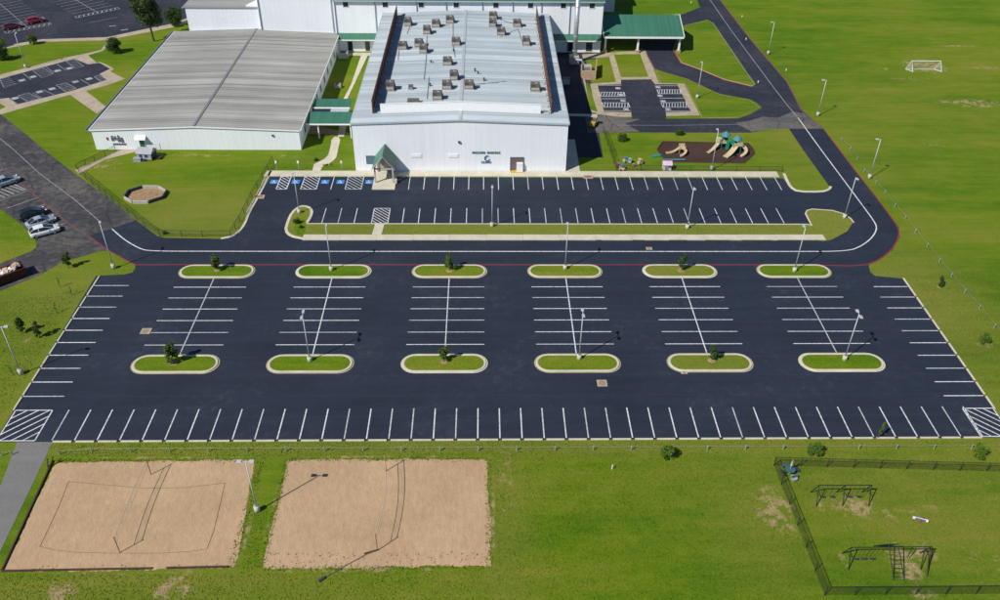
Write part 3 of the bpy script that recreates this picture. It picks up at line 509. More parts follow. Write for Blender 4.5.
NI = [(-32.49, 130.70),(-31.08, 130.71),(-30.06, 129.31),(-29.99, 127.26),(-30.24, 125.12),(-29.5,124.75),(56.0,124.6),(56.58, 124.32),(56.88, 128.38),(57.47, 129.43),(58.48, 129.78),(61.92, 129.33),(63.50, 128.22),(64.21, 126.68),(64.26, 125.33),(62.17, 122.36),(58.72, 119.81),(57.21, 119.34),(56.0,119.6),(-29.8,119.7),(-30.18, 120.27),(-32.32, 121.06),(-33.53, 122.65),(-33.65, 125.59),(-33.52, 128.62)]
ni = MB().prism(NI, 0.0, 0.13).build('north_verge', 'verge_grass', kind='structure')
MB().flat([(-32.45, 125.59),(-32.16, 122.97),(-31.37, 121.37),(-29.98, 121.06),(-30.40, 124.60),(-30.85, 128.28),(-31.78, 129.66),(-32.53, 128.97)], 0.136).build('planting_strip', 'island_grass', ni)
kerb('north_verge_kerb', [(-30.4,124.85),(56.1,124.7),(56.67, 124.32),(56.88, 128.38),(57.47, 129.43),(58.51, 129.89),(61.95, 129.43),(63.54, 128.32),(64.30, 126.68),(64.35, 125.33)], 0.28, 0.15)
kerb('north_verge_kerb', [(-30.33, 125.19),(-29.99, 127.26),(-30.09, 129.31),(-31.08, 130.71),(-32.52, 130.88),(-33.52, 128.62),(-33.65, 125.59),(-33.53, 122.65),(-32.29, 120.90),(-30.15, 120.12)], 0.5, 0.15, sm=1)
sw = empty_struct('lane_sidewalk')
x = -30.2
while x < 57.5:
    e = min(x+6.1, 57.6); MB().prism([(x,119.65),(e,119.6),(e,121.25),(x,121.3)], 0, 0.155).build('slab', 'concrete', sw); x = e+0.03
MB().prism([(-18.8,121.32),(-17.2,121.32),(-17.0,124.7),(-18.6,124.7)], 0, 0.158).build('slab', 'concrete', sw)
fp = sheet('garden_path', smooth_line([(-32.50, 143.85),(-31.00, 143.86),(-30.80, 146.30),(-28.67, 148.82),(-28.87, 153.13),(-29.07, 159.03),(-30.90, 159.02),(-30.45, 153.13),(-30.53, 149.66),(-32.62, 146.92)], 1), 0.05, 'concrete')
sheet('courtyard_path', [(-29.68, 159.02),(-28.46, 159.03),((-28.59, 164.77)),(-28.2,168),(-30.35, 176.68),(-28.56, 206.96),(-30.31, 206.94),(-30.46, 186.35),(-31.23, 176.67),(-30.39, 167.25)], 0.046, 'concrete')
sheet('courtyard_paving', [(-36.41, 160.39),(-36.80, 165.22),(-26,160),(-24.5,160),(-26.95, 159.97)], 0.04, 'brick_tan')
sheet('courtyard_paving', [(-36.27, 206.86),(-25.83, 206.99),(-26.12, 204.91),(-36.23, 204.79)], 0.05, 'concrete')
sheet('side_path', [(-77.24, 144.51),(-75.88, 142.91),(-73.09, 148.64),(-69.23, 151.43),(-67.32, 152.74),(-68.71, 153.39),(-71.41, 153.25),(-72.17, 152.06),(-74.70, 147.80)], 0.045, 'old_concrete')
sheet('side_walk', [(15.62,144.1),(18.4,144.1),(18.6,158),(15.62,158)], 0.06, 'concrete'); sheet('alley_path', [(16.54, 170.89),(24.52, 170.42),(24.38, 169.13),(16.45, 169.59)], 0.036, 'concrete')
sheet('alley_path', [(22.87, 189.86),(23.70, 189.86),(24.60, 171.20),(23.52, 171.20)], 0.032, 'old_concrete')
# island kerbs with lawns
for k, x in enumerate(CX):
    for y, Wd in ((110.5, 3.9), (88.2, 4.05)):
        o = MB().wallstrip(stadium(x, y, 11.2, Wd-0.72), 0.3, 0.0, 0.16, True).build('island_kerb', 'concrete', kind='structure')
        MB().ribbon(stadium(x, y, 11.65, Wd-0.28), 0.30, 0.040, True).build('gutter', 'stained_concrete' if (k+int(y)) % 3 else 'concrete', o)
        MB().flat(stadium(x, y, 10.95, Wd-0.97), 0.135).build('lawn', 'olive_grass' if (k, int(y)) in ((4,110),(4,88)) else 'island_grass', o)
# inlets, covers
def cover(p, w, d, label, m='stained_concrete', z=0.0):
    o = thing('drain_cover', label, 'drain cover', (p[0], p[1], 0.03))
    MB().prism([(-w/2,-d/2),(w/2,-d/2),(w/2,d/2),(-w/2,d/2)], 0, 0.022).build('collar', m, o); MB().prism([(0.38*min(w,d)*math.cos(a), 0.38*min(w,d)*math.sin(a)) for a in [2*math.pi*i/14 for i in range(14)]], 0.02, 0.03).build('lid', 'lid_tan', o)
cover((-48.30, 95.46), 1.4, 1.3, 'square tan drain cover at the left end of a stall line'); cover((15.78, 84.07), 1.35, 1.3, 'square tan drain cover on open asphalt below the island with a lamp'); cover((27.19, 86.20), 0.9, 0.6, 'small tan drain cover touching the kerb of an island'); cover((27.33, 117.12), 1.0, 0.8, 'small tan drain cover beside the white lane line')
for p, lb in (((-40.33, 134.08), 'rusty storm inlet set in the curved kerb of the north rows'), ((19.69, 141.78), 'rusty red storm inlet in the front sidewalk kerb')):
    o = thing('storm_inlet', lb, 'storm inlet', p); MB().box(-0.9,0.9,-0.5,0.6,0,0.17).build('throat', 'stained_concrete', o); MB().box(-0.6,0.6,-0.2,0.3,0.165,0.20).build('lid', 'rust_soil', o)

# ---- sand courts
for q, s in (([(-50.93, 70.37),(-39.88, 70.54),(-27.43, 70.61),(-26.80, 63.05),(-26.25, 55.47),(-38.18, 55.21),(-50.31, 55.19),(-50.65, 62.53)], 3), ([(-23.59, 70.51),(-11.29, 70.58),(0.36, 70.59),(0.67, 62.84),(0.73, 55.36),(-11.00, 55.34),(-23.27, 55.26),(-23.41, 62.32)], 5)):
    sheet('sand_court', ragged(ragged(q, 1.6, 0.16, s), 0.22, 0.09, s+1), 0.02, 'sand')
# ================================================================== BUILDINGS
def ribs_x(x0, x1, step, y0, y1, z0, z1, w):          # upright ribs along a wall that faces -Y
    mb = MB(); x = x0+step/2
    while x < x1: mb.box(x-w/2, x+w/2, y0, y1, z0, z1); x += step
    return mb
def ribs_y(y0, y1, step, x0, x1, z0, z1, w):
    mb = MB(); y = y0+step/2
    while y < y1: mb.box(x0, x1, y-w/2, y+w/2, z0, z1); y += step
    return mb
def gable_shell(x0, x1, y0, y1, h, rise):
    xm = (x0+x1)/2; mb = MB()
    mb.add([(x0,y0,0),(x1,y0,0),(x1,y0,h),(xm,y0,h+rise),(x0,y0,h)], [(0,1,2,3,4)]); mb.add([(x0,y1,0),(x1,y1,0),(x1,y1,h),(xm,y1,h+rise),(x0,y1,h)], [(4,3,2,1,0)])
    mb.add([(x0,y0,0),(x0,y1,0),(x0,y1,h),(x0,y0,h)], [(3,2,1,0)]); mb.add([(x1,y0,0),(x1,y1,0),(x1,y1,h),(x1,y0,h)], [(0,1,2,3)]); return mb
def gable_roof(x0, x1, y0, y1, h, rise, t=0.12):
    xm = (x0+x1)/2; mb = MB()
    for a, b in (((x0, h), (xm, h+rise)), ((xm, h+rise), (x1, h))):
        mb.add([(a[0],y0,a[1]),(b[0],y0,b[1]),(b[0],y1,b[1]),(a[0],y1,a[1]),(a[0],y0,a[1]+t),(b[0],y0,b[1]+t),(b[0],y1,b[1]+t),(a[0],y1,a[1]+t)], [(3,2,1,0),(4,5,6,7),(0,1,5,4),(2,3,7,6),(1,2,6,5),(3,0,4,7)])
    return mb
def seams(x0, x1, y0, y1, h, rise, t, step, w=0.07, hh=0.07):
    xm = (x0+x1)/2; mb = MB(); y = y0+step
    while y < y1-0.1:
        for a, b in (((x0, h+t), (xm-.3, h+t+rise)), ((xm+.3, h+t+rise), (x1, h+t))): mb.bar((a[0], y, a[1]+hh/2), (b[0], y, b[1]+hh/2), w, hh)
        y += step
    return mb
def window(parent, x, y, z, w, h, face='-y', m='window_dark', fr='trim_white', name='window'):
    if face == '-y':
        f = MB(); t = 0.09
        f.box(x-w/2-t, x+w/2+t, y-0.07, y-0.003, z-t, z).box(x-w/2-t, x+w/2+t, y-0.07, y-0.003, z+h, z+h+t).box(x-w/2-t, x-w/2, y-0.07, y-0.003, z, z+h).box(x+w/2, x+w/2+t, y-0.07, y-0.003, z, z+h)
        o = MB().box(x-w/2, x+w/2, y-0.03, y-0.004, z, z+h).build(name, m, parent); f.build('frame', fr, o); return o
    s = 1 if face == '+x' else -1; f = MB(); t = 0.09; X0, X1 = sorted((x+0.003*s, x+0.07*s)); G0, G1 = sorted((x+0.004*s, x+0.03*s))
    f.box(X0, X1, y-w/2-t, y+w/2+t, z-t, z).box(X0, X1, y-w/2-t, y+w/2+t, z+h, z+h+t).box(X0, X1, y-w/2-t, y-w/2, z, z+h).box(X0, X1, y+w/2, y+w/2+t, z, z+h)
    o = MB().box(G0, G1, y-w/2, y+w/2, z, z+h).build(name, m, parent); f.build('frame', fr, o); return o

# ---- big front hall
X0, X1, Y0, Y1, H, RI = -24.2, 15.6, 144.15, 207.6, 9.7, 0.75
hall = thing('hall', 'large white metal hall with pale ribbed roof carrying many grey units', 'building', (0, 0, 0))
gable_shell(X0, X1, Y0, Y1, H, RI).build('wall', 'wall_white', hall)
ribs_x(X0, X1, 0.46, Y0-0.022, Y0-0.002, 0.16, H+0.02, 0.05).build('wall_ribs', 'wall_white', hall, kind='stuff')
ribs_y(Y0, Y1, 0.9, X0-0.04, X0-0.002, 0.1, H-0.1, 0.07).build('wall_ribs', 'wall_white', hall, kind='stuff')
rf = gable_roof(X0-0.15, X1+0.15, Y0-0.12, Y1-0.1, H, RI).build('roof', 'roof_pale', hall)
seams(X0-0.15, X1+0.15, Y0-0.1, Y1-0.1, H, RI, 0.12, 0.92, 0.20, 0.13).build('roof_seams', 'roof_pale', rf, kind='stuff')
MB().box(-4.6, -4.0, Y0-0.1, Y1-0.1, H+RI+0.13, H+RI+0.26).build('ridge_cap', 'roof_trim', rf)
MB().bar((X0-0.2, Y0-0.16, H+0.02), (-4.3, Y0-0.16, H+RI+0.02), 0.14, 0.3).bar((-4.3, Y0-0.162, H+RI+0.02), (X1+0.2, Y0-0.162, H+0.02), 0.14, 0.3).build('fascia', 'roof_trim', rf)
MB().box(X0-0.32, X0-0.17, Y0, Y1, H-0.12, H+0.13).build('gutter', 'roof_trim', rf); MB().box(X1+0.17, X1+0.32, Y0, Y1, H-0.12, H+0.13).build('gutter', 'roof_trim', rf)
def roof_z(x): return H+0.12+RI*(1-abs(x+4.3)/19.9)
# screens standing on the roof: rust-brown panel runs left and right, white one across the front
for sx, x, ya, yb in ((1, -20.7, 148.0, 204.6), (-1, 12.75, 148.2, 204.6)):
    t = thing('roof_screen', 'long rust brown roof screen along the %s edge of the big pale roof' % ('left' if sx > 0 else 'right'), 'roof screen', (x, ya, roof_z(x)))
    n = 20; st = (yb-ya)/n
    for i in range(n):
        MB().box(-0.05, 0.05, 0.03, st-0.03, 0.1, 2.4).build('panel', 'rust_panel', t, loc=(0, i*st, 0))
        MB().box(0.06*sx, 0.14*sx, -0.05, 0.05, 0.0, 2.42).bar((0.12*sx, 0, 1.2), (0.5*sx, 0, 0.03), 0.07).build('brace', 'dark_wood', t, loc=(0, i*st, 0))
    MB().box(-0.1, 0.1, 0, yb-ya, 2.43, 2.5).build('cap', 'dark_wood', t)
t = thing('roof_screen', 'long white screen wall across the front of the big pale roof', 'roof screen', (0, 148.0, 0))
w = MB()
xs = [-19.2, -4.3, 10.7]
for a, b in ((0,1),(1,2)):
    xa, xb = xs[a], xs[b]; za, zb = roof_z(xa)+.05, roof_z(xb)+.05
    w.add([(xa,0,za),(xb,0,zb),(xb,0,zb+1.75),(xa,0,za+1.75),(xa,.15,za),(xb,.15,zb),(xb,.15,zb+1.75),(xa,.15,za+1.75)], [(0,1,2,3),(7,6,5,4),(3,2,6,7),(1,0,4,5),(0,3,7,4),(2,1,5,6)])
w.build('panel', 'screen_white', t)
c = MB()
for a, b in ((0,1),(1,2)): c.bar((xs[a], .075, roof_z(xs[a])+1.84), (xs[b], .075, roof_z(xs[b])+1.84), 0.26, 0.07)
c.build('cap', 'trim_white', t)
# front details
window(hall, -21.3, Y0-0.03, 1.7, 1.4, 1.5, m='window_blue', fr='door_green')
for x in (-12.6, -5.7): 
    o = MB().box(x-0.95, x+0.95, Y0-0.10, Y0-0.04, 3.0, 3.7).build('louvre', 'wall_white', hall)
    for k in range(4): MB().box(x-0.9, x+0.9, Y0-0.115, Y0-0.10, 3.06+k*0.16, 3.13+k*0.16).build('blade', 'wall_white', o)
MB().box(-4.75,-4.35,Y0-0.3,Y0-0.04,6.0,6.35).build('wall_light', 'unit_dark', hall)
# recessed side door near the right end with a white hood box
ox = 6.3
o = MB().box(ox-1.2, ox+1.2, Y0-0.06, Y0-0.04, 0.16, 2.9).build('door_recess', 'unit_cabinet', hall); MB().box(ox-1.3, ox-1.2, Y0-0.12, Y0-0.04, 0.16, 3.0).box(ox+1.2, ox+1.3, Y0-0.12, Y0-0.04, 0.16, 3.0).box(ox-1.3, ox+1.3, Y0-0.12, Y0-0.04, 2.9, 3.05).build('frame', 'letter_dark', o)
MB().box(ox-0.05, ox+1.15, Y0-0.6, Y0-0.07, 0.16, 2.0).build('door_leaf', 'trim_white', o)
MB().add([(ox-1.2,Y0-0.9,.16),(ox+1.2,Y0-0.9,.16),(ox+1.2,Y0-.13,.16),(ox-1.2,Y0-.13,.16),(ox+1.2,Y0-.13,.34),(ox-1.2,Y0-.13,.34)], [(0,1,4,5),(1,2,4),(0,5,3),(2,3,5,4)]).build('ramp', 'yellow_paint', hall)
# wall sign: two rows of small raised letters round a blue roundel (too small to read)
sg = thing('wall_sign', 'green lettered sign with blue round emblem on white front wall', 'sign', (0.55, Y0-0.04, 0))
def letters(mb, x0, x1, z, h, seed):
    rnd = random.Random(seed); x = x0
    while x < x1-0.1:
        w_ = rnd.choice((0.24, 0.28, 0.3)); k = rnd.randrange(4); s = 0.075
        mb.box(x, x+s, -0.06, -0.002, z, z+h)
        if k in (0, 2): mb.box(x+w_-s, x+w_, -0.06, -0.002, z, z+h)
        if k in (0, 1, 3): mb.box(x+s, x+w_-s*(k in (0,)), -0.06, -0.002, z+h-s, z+h)
        if k in (1, 3): mb.box(x+s, x+w_, -0.06, -0.002, z, z+s)
        mb.box(x+s, x+w_-s, -0.06, -0.002, z+h/2-s/2, z+h/2+s/2); x += w_+0.1
    return mb
mb = MB(); letters(mb, -2.7, -0.25, 3.75, 0.42, 1); letters(mb, 0.1, 2.7, 3.75, 0.42, 2); mb.build('lettering', 'letter_green', sg)
letters(MB(), -0.95, 1.0, 1.75, 0.42, 3).build('lettering', 'letter_green', sg)
ring = [(0.1+0.48*math.cos(a), 2.85+0.5*math.sin(a)) for a in [R(40+10*i) for i in range(0, 31)]]
e = MB()
for i in range(len(ring)-1):
    a, b = ring[i], ring[i+1]; wd = 0.08+0.26*math.sin(math.pi*i/30); e.bar((a[0], -0.04, a[1]), (b[0], -0.04, b[1]), 0.08, wd, (0,1,0))
e.build('emblem', 'letter_blue', sg)
# ---- porch in front of the hall: steep green gable on posts
p = thing('entrance_porch', 'small steep green gabled porch on posts at the hall entrance', 'porch', (-18.35, 139.6, 0.155))
for x in (-1.65, 1.65):
    for y in (-0.2, 4.2): MB().box(x-0.14, x+0.14, y-0.14, y+0.14, 0, 3.05).build('post', 'brick_tan' if y > 1 else 'unit_light', p)
for s in (-1, 1):
    MB().add([(2.1*s,-0.7,2.85),(0,-0.7,5.5),(0,4.5,5.5),(2.1*s,4.5,2.85),(2.1*s,-0.7,2.97),(0,-0.7,5.64),(0,4.5,5.64),(2.1*s,4.5,2.97)], [(0,1,2,3),(7,6,5,4),(0,4,5,1),(3,2,6,7),(0,3,7,4)]).build('roof_slope', 'roof_green', p)
    MB().bar((2.15*s,-0.76,2.86), (0,-0.76,5.52), 0.1, 0.32, (0,1,0)).build('bargeboard', 'unit_light', p)
    MB().box(s*1.65-0.1, s*1.65+0.1, -0.06, 4.06, 2.62, 2.86).build('beam', 'unit_light', p)
MB().box(-1.5, 1.5, -0.3, -0.1, 2.7, 2.9).bar((0,-0.2,2.9), (0,-0.2,5.3), 0.12).build('truss', 'unit_light', p)
MB().box(-1.2, 1.2, 4.35, 4.43, 0.0, 2.3).build('door', 'unit_light', p)
MB().box(1.9,2.3,-0.5,0.1,0,0.7).build('planter', 'concrete', p)

# ---- low left building
X0, X1, Y0, Y1, H, RI = -76.3, -36.1, 153.1, 209.6, 4.15, 0.75
low = thing('low_building', 'low white metal building under a wide weathered grey roof', 'building', (0, 0, 0))
gable_shell(X0, X1, Y0, Y1, H, RI).build('wall', 'wall_white', low)
ribs_x(X0, X1, 0.46, Y0-0.022, Y0-0.002, 0.05, H+0.02, 0.05).build('wall_ribs', 'wall_white', low, kind='stuff')
rf = gable_roof(X0-0.2, X1+0.25, Y0-0.15, Y1, H, RI).build('roof', 'roof_grey', low)
seams(X0-0.2, X1+0.25, Y0-0.1, Y1, H, RI, 0.12, 0.92, 0.22, 0.16).build('roof_seams', 'roof_grey', rf, kind='stuff')
MB().box(-56.5, -56.05, Y0-0.1, Y1, H+RI+0.12, H+RI+0.24).build('ridge_cap', 'ridge_grey', rf)
MB().box(X0-1.0, X0-0.22, Y0-0.15, Y1, H-0.22, H-0.06).box(X0-1.0, X0-0.9, Y0-0.15, Y1, H-0.06, H+0.16).build('gutter', 'gutter', rf); MB().box(X0-0.35, X0-0.2, Y0-0.15, Y1, H+0.02, H+0.2).build('eave_trim', 'trim_white', rf)
MB().box(X1+0.27, X1+0.45, Y0-0.1, Y1-1, H-0.1, H+0.1).build('gutter', 'trim_white', rf)
MB().bar((X0-0.2, Y0-0.19, H), ((X0+X1)/2, Y0-0.19, H+RI), 0.08, 0.26).bar(((X0+X1)/2, Y0-0.192, H+RI), (X1+0.25, Y0-0.192, H), 0.08, 0.26).build('fascia', 'trim_white', rf)
for k in range(9): window(low, X1, 158.5+5.2*k, 1.2, 1.5, 1.6, '+x', 'window_blue')
for k in range(6): window(low, X0, 160+8*k, 1.2, 1.5, 1.4, '-x')
MB().box(-41.5,-41.1,Y0-0.25,Y0-0.04,3.0,3.3).build('wall_light', 'unit_dark', low)
d = MB().box(-67.55, -66.55, Y0-0.1, Y0-0.04, 0.05, 2.2).build('door', 'door_green', low); MB().box(-67.65,-67.55,Y0-0.12,Y0-0.04,.05,2.3).box(-66.55,-66.45,Y0-0.12,Y0-0.04,.05,2.3).build('frame', 'trim_white', d)
MB().add([(-68.1,Y0-.9,2.4),(-66.0,Y0-.9,2.4),(-66.0,Y0-.04,2.95),(-68.1,Y0-.04,2.95),(-68.1,Y0-.9,2.5),(-66.0,Y0-.9,2.5),(-66.0,Y0-.04,3.05),(-68.1,Y0-.04,3.05)], [(3,2,1,0),(4,5,6,7),(0,1,5,4),(1,2,6,5),(3,0,4,7)]).build('door_hood', 'trim_white', low)
sg = thing('wall_sign', 'small red and dark cut-out figures sign on low white front wall', 'sign', (-72.3, Y0-0.04, 0))
mb = MB()
for x, z, w_, h_ in ((-0.3,1.9,.5,1.2),(0.25,2.1,.35,.9),(0.9,1.7,.55,1.5),(1.5,1.6,.5,1.1)): mb.box(x-w_/2, x+w_/2, -0.07, -0.002, z, z+h_*0.62); mb.tube([(x,-0.07,z+h_*0.8),(x,-0.002,z+h_*0.8)], w_*0.36, 10)
mb.build('cut_out_figures', 'letter_dark', sg)
MB().tube([(-1.3,-0.07,2.45),(-1.3,-0.002,2.45)], 0.22, 12).box(-1.38,-1.22,-0.06,-0.003,2.0,2.3).build('cut_out_flower', 'tail_red', sg)
letters(MB(), -0.5, 2.0, 1.0, 0.38, 5).build('lettering', 'letter_dark', sg)

# ---- tall buildings at the back
tall = thing('tall_hall', 'tall white metal hall with green roof and row of small square windows', 'building', (0, 0, 0))
X0, X1, Y0, Y1, H = -36.4, 29.3, 208.0, 262.0, 12.75
MB().box(X0, X1, Y0, Y1, 0, H).build('wall', 'wall_white', tall)
ribs_x(X0, X1, 0.46, Y0-0.022, Y0-0.002, 0.1, H-0.1, 0.05).build('wall_ribs', 'wall_white', tall, kind='stuff')
MB().add([(X0-.2,Y0-.5,H),(X1+.3,Y0-.5,H),(X1+.3,(Y0+Y1)/2,H+5),(X0-.2,(Y0+Y1)/2,H+5),(X0-.2,Y1+.5,H),(X1+.3,Y1+.5,H),(X0-.2,Y0-.5,H-.25),(X1+.3,Y0-.5,H-.25)], [(0,1,2,3),(3,2,5,4),(6,7,1,0),(6,0,3,4),(1,7,5,2)]).build('roof', 'roof_green', tall)
MB().box(X0-.2, X1+.3, Y0-.72, Y0-.51, H-.28, H-.05).build('gutter', 'roof_trim', tall)
for x in (-33.4,-23.8,-15.1,-6.6,3.05,11.5,19.5,26.5): window(tall, x, Y0-0.03, 11.0, 1.25, 1.15)
for x in (-36.1,-26.3,-16.2,-9.0,-0.2,7.2,14.2,21.2): MB().tube([(x,Y0-0.16,0.1),(x,Y0-0.16,H-.2)], 0.1, 6).build('downspout', 'gutter', tall)
MB().box(X1-0.5, X1+0.03, Y0-0.05, Y0-0.003, 0, H-.26).build('corner_trim', 'trim_white', tall)
for x in (-33.2,-28.9,-26.3): 
    o = window(tall, x, Y0-0.03, 0.15, 1.2, 2.4)
    window(tall, x, Y0-0.03, 2.75, 1.4, 0.45)
for x in (16.8, 21.8, 26.5): window(tall, x, Y0-0.03, 0.3, 1.6, 2.3)
for xa, xb in ((X0+0.1,-24.3), (15.9, X1-0.1)):
    MB().add([(xa,Y0-1.6,3.5),(xb,Y0-1.6,3.5),(xb,Y0-.04,4.6),(xa,Y0-.04,4.6),(xa,Y0-1.6,3.3),(xb,Y0-1.6,3.3),(xb,Y0-.04,3.3),(xa,Y0-.04,3.3)], [(0,1,2,3),(4,5,1,0),(7,6,5,4),(1,5,6,2),(0,3,7,4)]).build('awning', 'roof_green', tall)
    MB().box(xa, xb, Y0-1.72, Y0-1.61, 3.25, 3.48).build('awning_fascia', 'trim_white', tall)
wing = thing('rear_wing', 'white rear wing in shade behind the green drop-off canopy', 'building', (0, 0, 0))
MB().box(29.35, 36.9, 240.0, 275, 0, 9.0).build('wall', 'wall_white', wing); MB().box(29.35, 37.2, 239.7, 275.3, 9.0, 9.3).build('roof', 'roof_green', wing)
ribs_x(29.5, 36.8, 0.46, 239.96, 239.998, 0.1, 8.9, 0.05).build('wall_ribs', 'wall_white', wing, kind='stuff')
blk = thing('stage_block', 'tall plain white block rising behind the low grey roof', 'building', (0, 0, 0))
MB().box(-55.0, -36.6, 209.0, 250, 0, 14.2).build('wall', 'wall_white', blk); ribs_x(-55.0, -36.6, 0.46, 208.96, 208.998, 5.0, 14.0, 0.05).build('wall_ribs', 'wall_white', blk, kind='stuff')
MB().box(-55.3, -36.5, 208.7, 250.2, 14.2, 14.5).build('roof', 'roof_grey', blk)
for x in (-54.75,-37.0): MB().tube([(x,208.86,4.5),(x,208.86,14.0)], 0.12, 6).build('downspout', 'gutter', blk)
side_b = thing('side_block', 'white block with grey roof at the back left corner', 'building', (0, 0, 0))
MB().box(-73.4, -55.05, 211.2, 250, 0, 9.7).build('wall', 'wall_white', side_b); ribs_x(-73.4, -55.1, 0.46, 211.16, 211.198, 4.9, 9.6, 0.05).build('wall_ribs', 'wall_white', side_b, kind='stuff')
MB().box(-73.7, -55.05, 210.9, 250.2, 9.7, 9.9).build('roof', 'roof_grey', side_b); MB().box(-74.15,-73.72,210.9,250.2,9.5,9.75).build('gutter', 'gutter', side_b)
MB().prism([(-58.4,211.0),(-55.06,211.0),(-55.06,215),(-56.4,216)], 9.92, 10.35).build('roof_curb', 'trim_white', side_b)

# ---- canopies
def shed(name, label, cat, xa, xb, ya, yb, za, zb, posts, m='roof_green'):
    t = thing(name, label, cat, ((xa+xb)/2, ya, 0)); w = (xb-xa)/2; d = yb-ya
    MB().add([(-w,0,za),(w,0,za),(w,d,zb),(-w,d,zb),(-w,0,za+.14),(w,0,za+.14),(w,d,zb+.14),(-w,d,zb+.14)], [(3,2,1,0),(4,5,6,7),(0,1,5,4),(1,2,6,5),(2,3,7,6),(3,0,4,7)]).build('roof', m, t)
    MB().box(-w, w, -0.12, -0.005, za-0.12, za+.16).build('fascia', 'trim_white', t)
    for x in posts: MB().box(x-0.1, x+0.1, 0.25, 0.45, 0, za+0.02).build('post', 'trim_white', t)
    return t
shed('walkway_canopy', 'front green canopy roof over the walkway between the white buildings', 'canopy', -35.6, -24.5, 158.0, 162.6, 3.2, 3.75, (-3.3, 3.2))
t = shed('walkway_canopy', 'narrow rear green canopy roof in the courtyard between the buildings', 'canopy', -35.6, -27.7, 165.8, 169.6, 3.2, 3.6, (-3.4, 3.4))
t = thing('link_roof', 'pale flat link roof with dark opening between the two green canopies', 'roof', (-31.0, 162.7, 0)); MB().box(-4.4,-0.6,0,2.9,3.3,3.42).build('opening', 'window_dark', t); MB().box(-0.55,3.2,0,2.9,3.3,3.5).build('roof', 'roof_trim', t); MB().box(-4.4,3.2,2.5,2.9,3.43,3.55).build('edge', 'trim_white', t)
for x in (-4.2, 3.0): MB().box(x-.1,x+.1,1.3,1.5,0,3.3).build('post', 'trim_white', t)
pc = thing('drop_off_canopy', 'wide green gabled drop-off canopy on white posts over the drive', 'canopy', (39.9, 206.9, 0))
w = 9.95
for za, zb, ya, yb, nm in ((4.2, 7.0, 0, 8.5, 'roof_slope'), (7.0, 4.2, 8.5, 17.0, 'roof_slope')):
    MB().add([(-w,ya,za),(w,ya,za),(w,yb,zb),(-w,yb,zb),(-w,ya,za+.15),(w,ya,za+.15),(w,yb,zb+.15),(-w,yb,zb+.15)], [(3,2,1,0),(4,5,6,7),(0,1,5,4),(1,2,6,5),(3,0,4,7)]).build(nm, 'roof_green', pc)
MB().box(-w, w, -0.14, -0.006, 3.95, 4.4).build('fascia', 'trim_white', pc)
for s in (-1, 1): MB().bar((s*(w+0.08), 0, 4.25), (s*(w+0.08), 8.5, 7.05), 0.14, 0.4).bar((s*(w+0.08), 8.52, 7.05), (s*(w+0.08), 17, 4.25), 0.14, 0.4).build('bargeboard', 'trim_white', pc)
MB().add([(w-0.05,0.05,4.15),(w-0.05,16.9,4.15),(w-0.05,8.5,6.95)], [(0,1,2),(2,1,0)]).build('gable', 'trim_white', pc)
MB().box(-w+.3, w-.3, 0.3, 16.7, 3.95, 4.05).build('soffit', 'trim_white', pc)
for x in (-9.4, -1.2, 9.2):
    for y in (0.9, 16.2): 
        o = MB().box(x-0.22, x+0.22, y-0.22, y+0.22, 0, 3.95).build('post', 'trim_white', pc); MB().box(x-0.45,x+0.45,y-.45,y+.45,0,0.75).build('plinth', 'brick_tan', o)

# ---- exhaust stack and yard clutter beside the hall
t = thing('exhaust_stack', 'tall silver exhaust stack standing at the back corner of the hall', 'chimney', (22.2, 200.7, 0))
MB().tube([(0,0,0.4),(0,0,16.5)], 0.55, 16).build('pipe', 'galvanised', t, True)
for z in (3, 6.5, 10, 13.5): MB().tube([(0,0,z),(0,0,z+.18)], 0.62, 16).build('band', 'galvanised', t)
MB().box(-1.2, 1.0, -1.2, 1.0, 0, 1.9).build('base_cabinet', 'unit_light', t); MB().tube([(0,-0.9,1.2),(1.6,-1.4,1.2),(2.2,-1.4,0.1)], 0.3, 10).build('elbow_duct', 'galvanised', t)
t = thing('equipment_yard', 'tan walled equipment enclosure beside the silver stack', 'enclosure', (24.7, 193.5, 0))
for a, b in (((-1.8,-3.5),(1.6,-3.5)),((1.6,-3.5),(2.6,4.5)),((-1.8,-3.5),(-1.4,0.5))): MB().wallstrip([a, b], 0.22, 0, 2.2).build('wall', 'brick_tan', t)
MB().box(-0.9,0.5,-1.8,0.2,0,1.5).build('condenser', 'unit_cabinet', t); MB().box(-0.5,1.2,1.6,3.2,0,1.2).build('condenser', 'unit_light', t)
t = thing('utility_box', 'grey utility cabinet in deep shade in the alley', 'cabinet', (19.15, 187.40)); MB().box(-.8,.8,-.5,.5,0,1.4).build('cabinet', 'unit_light', t); MB().box(-.85,.85,-.55,.55,1.4,1.5).build('lid', 'unit_cabinet', t)
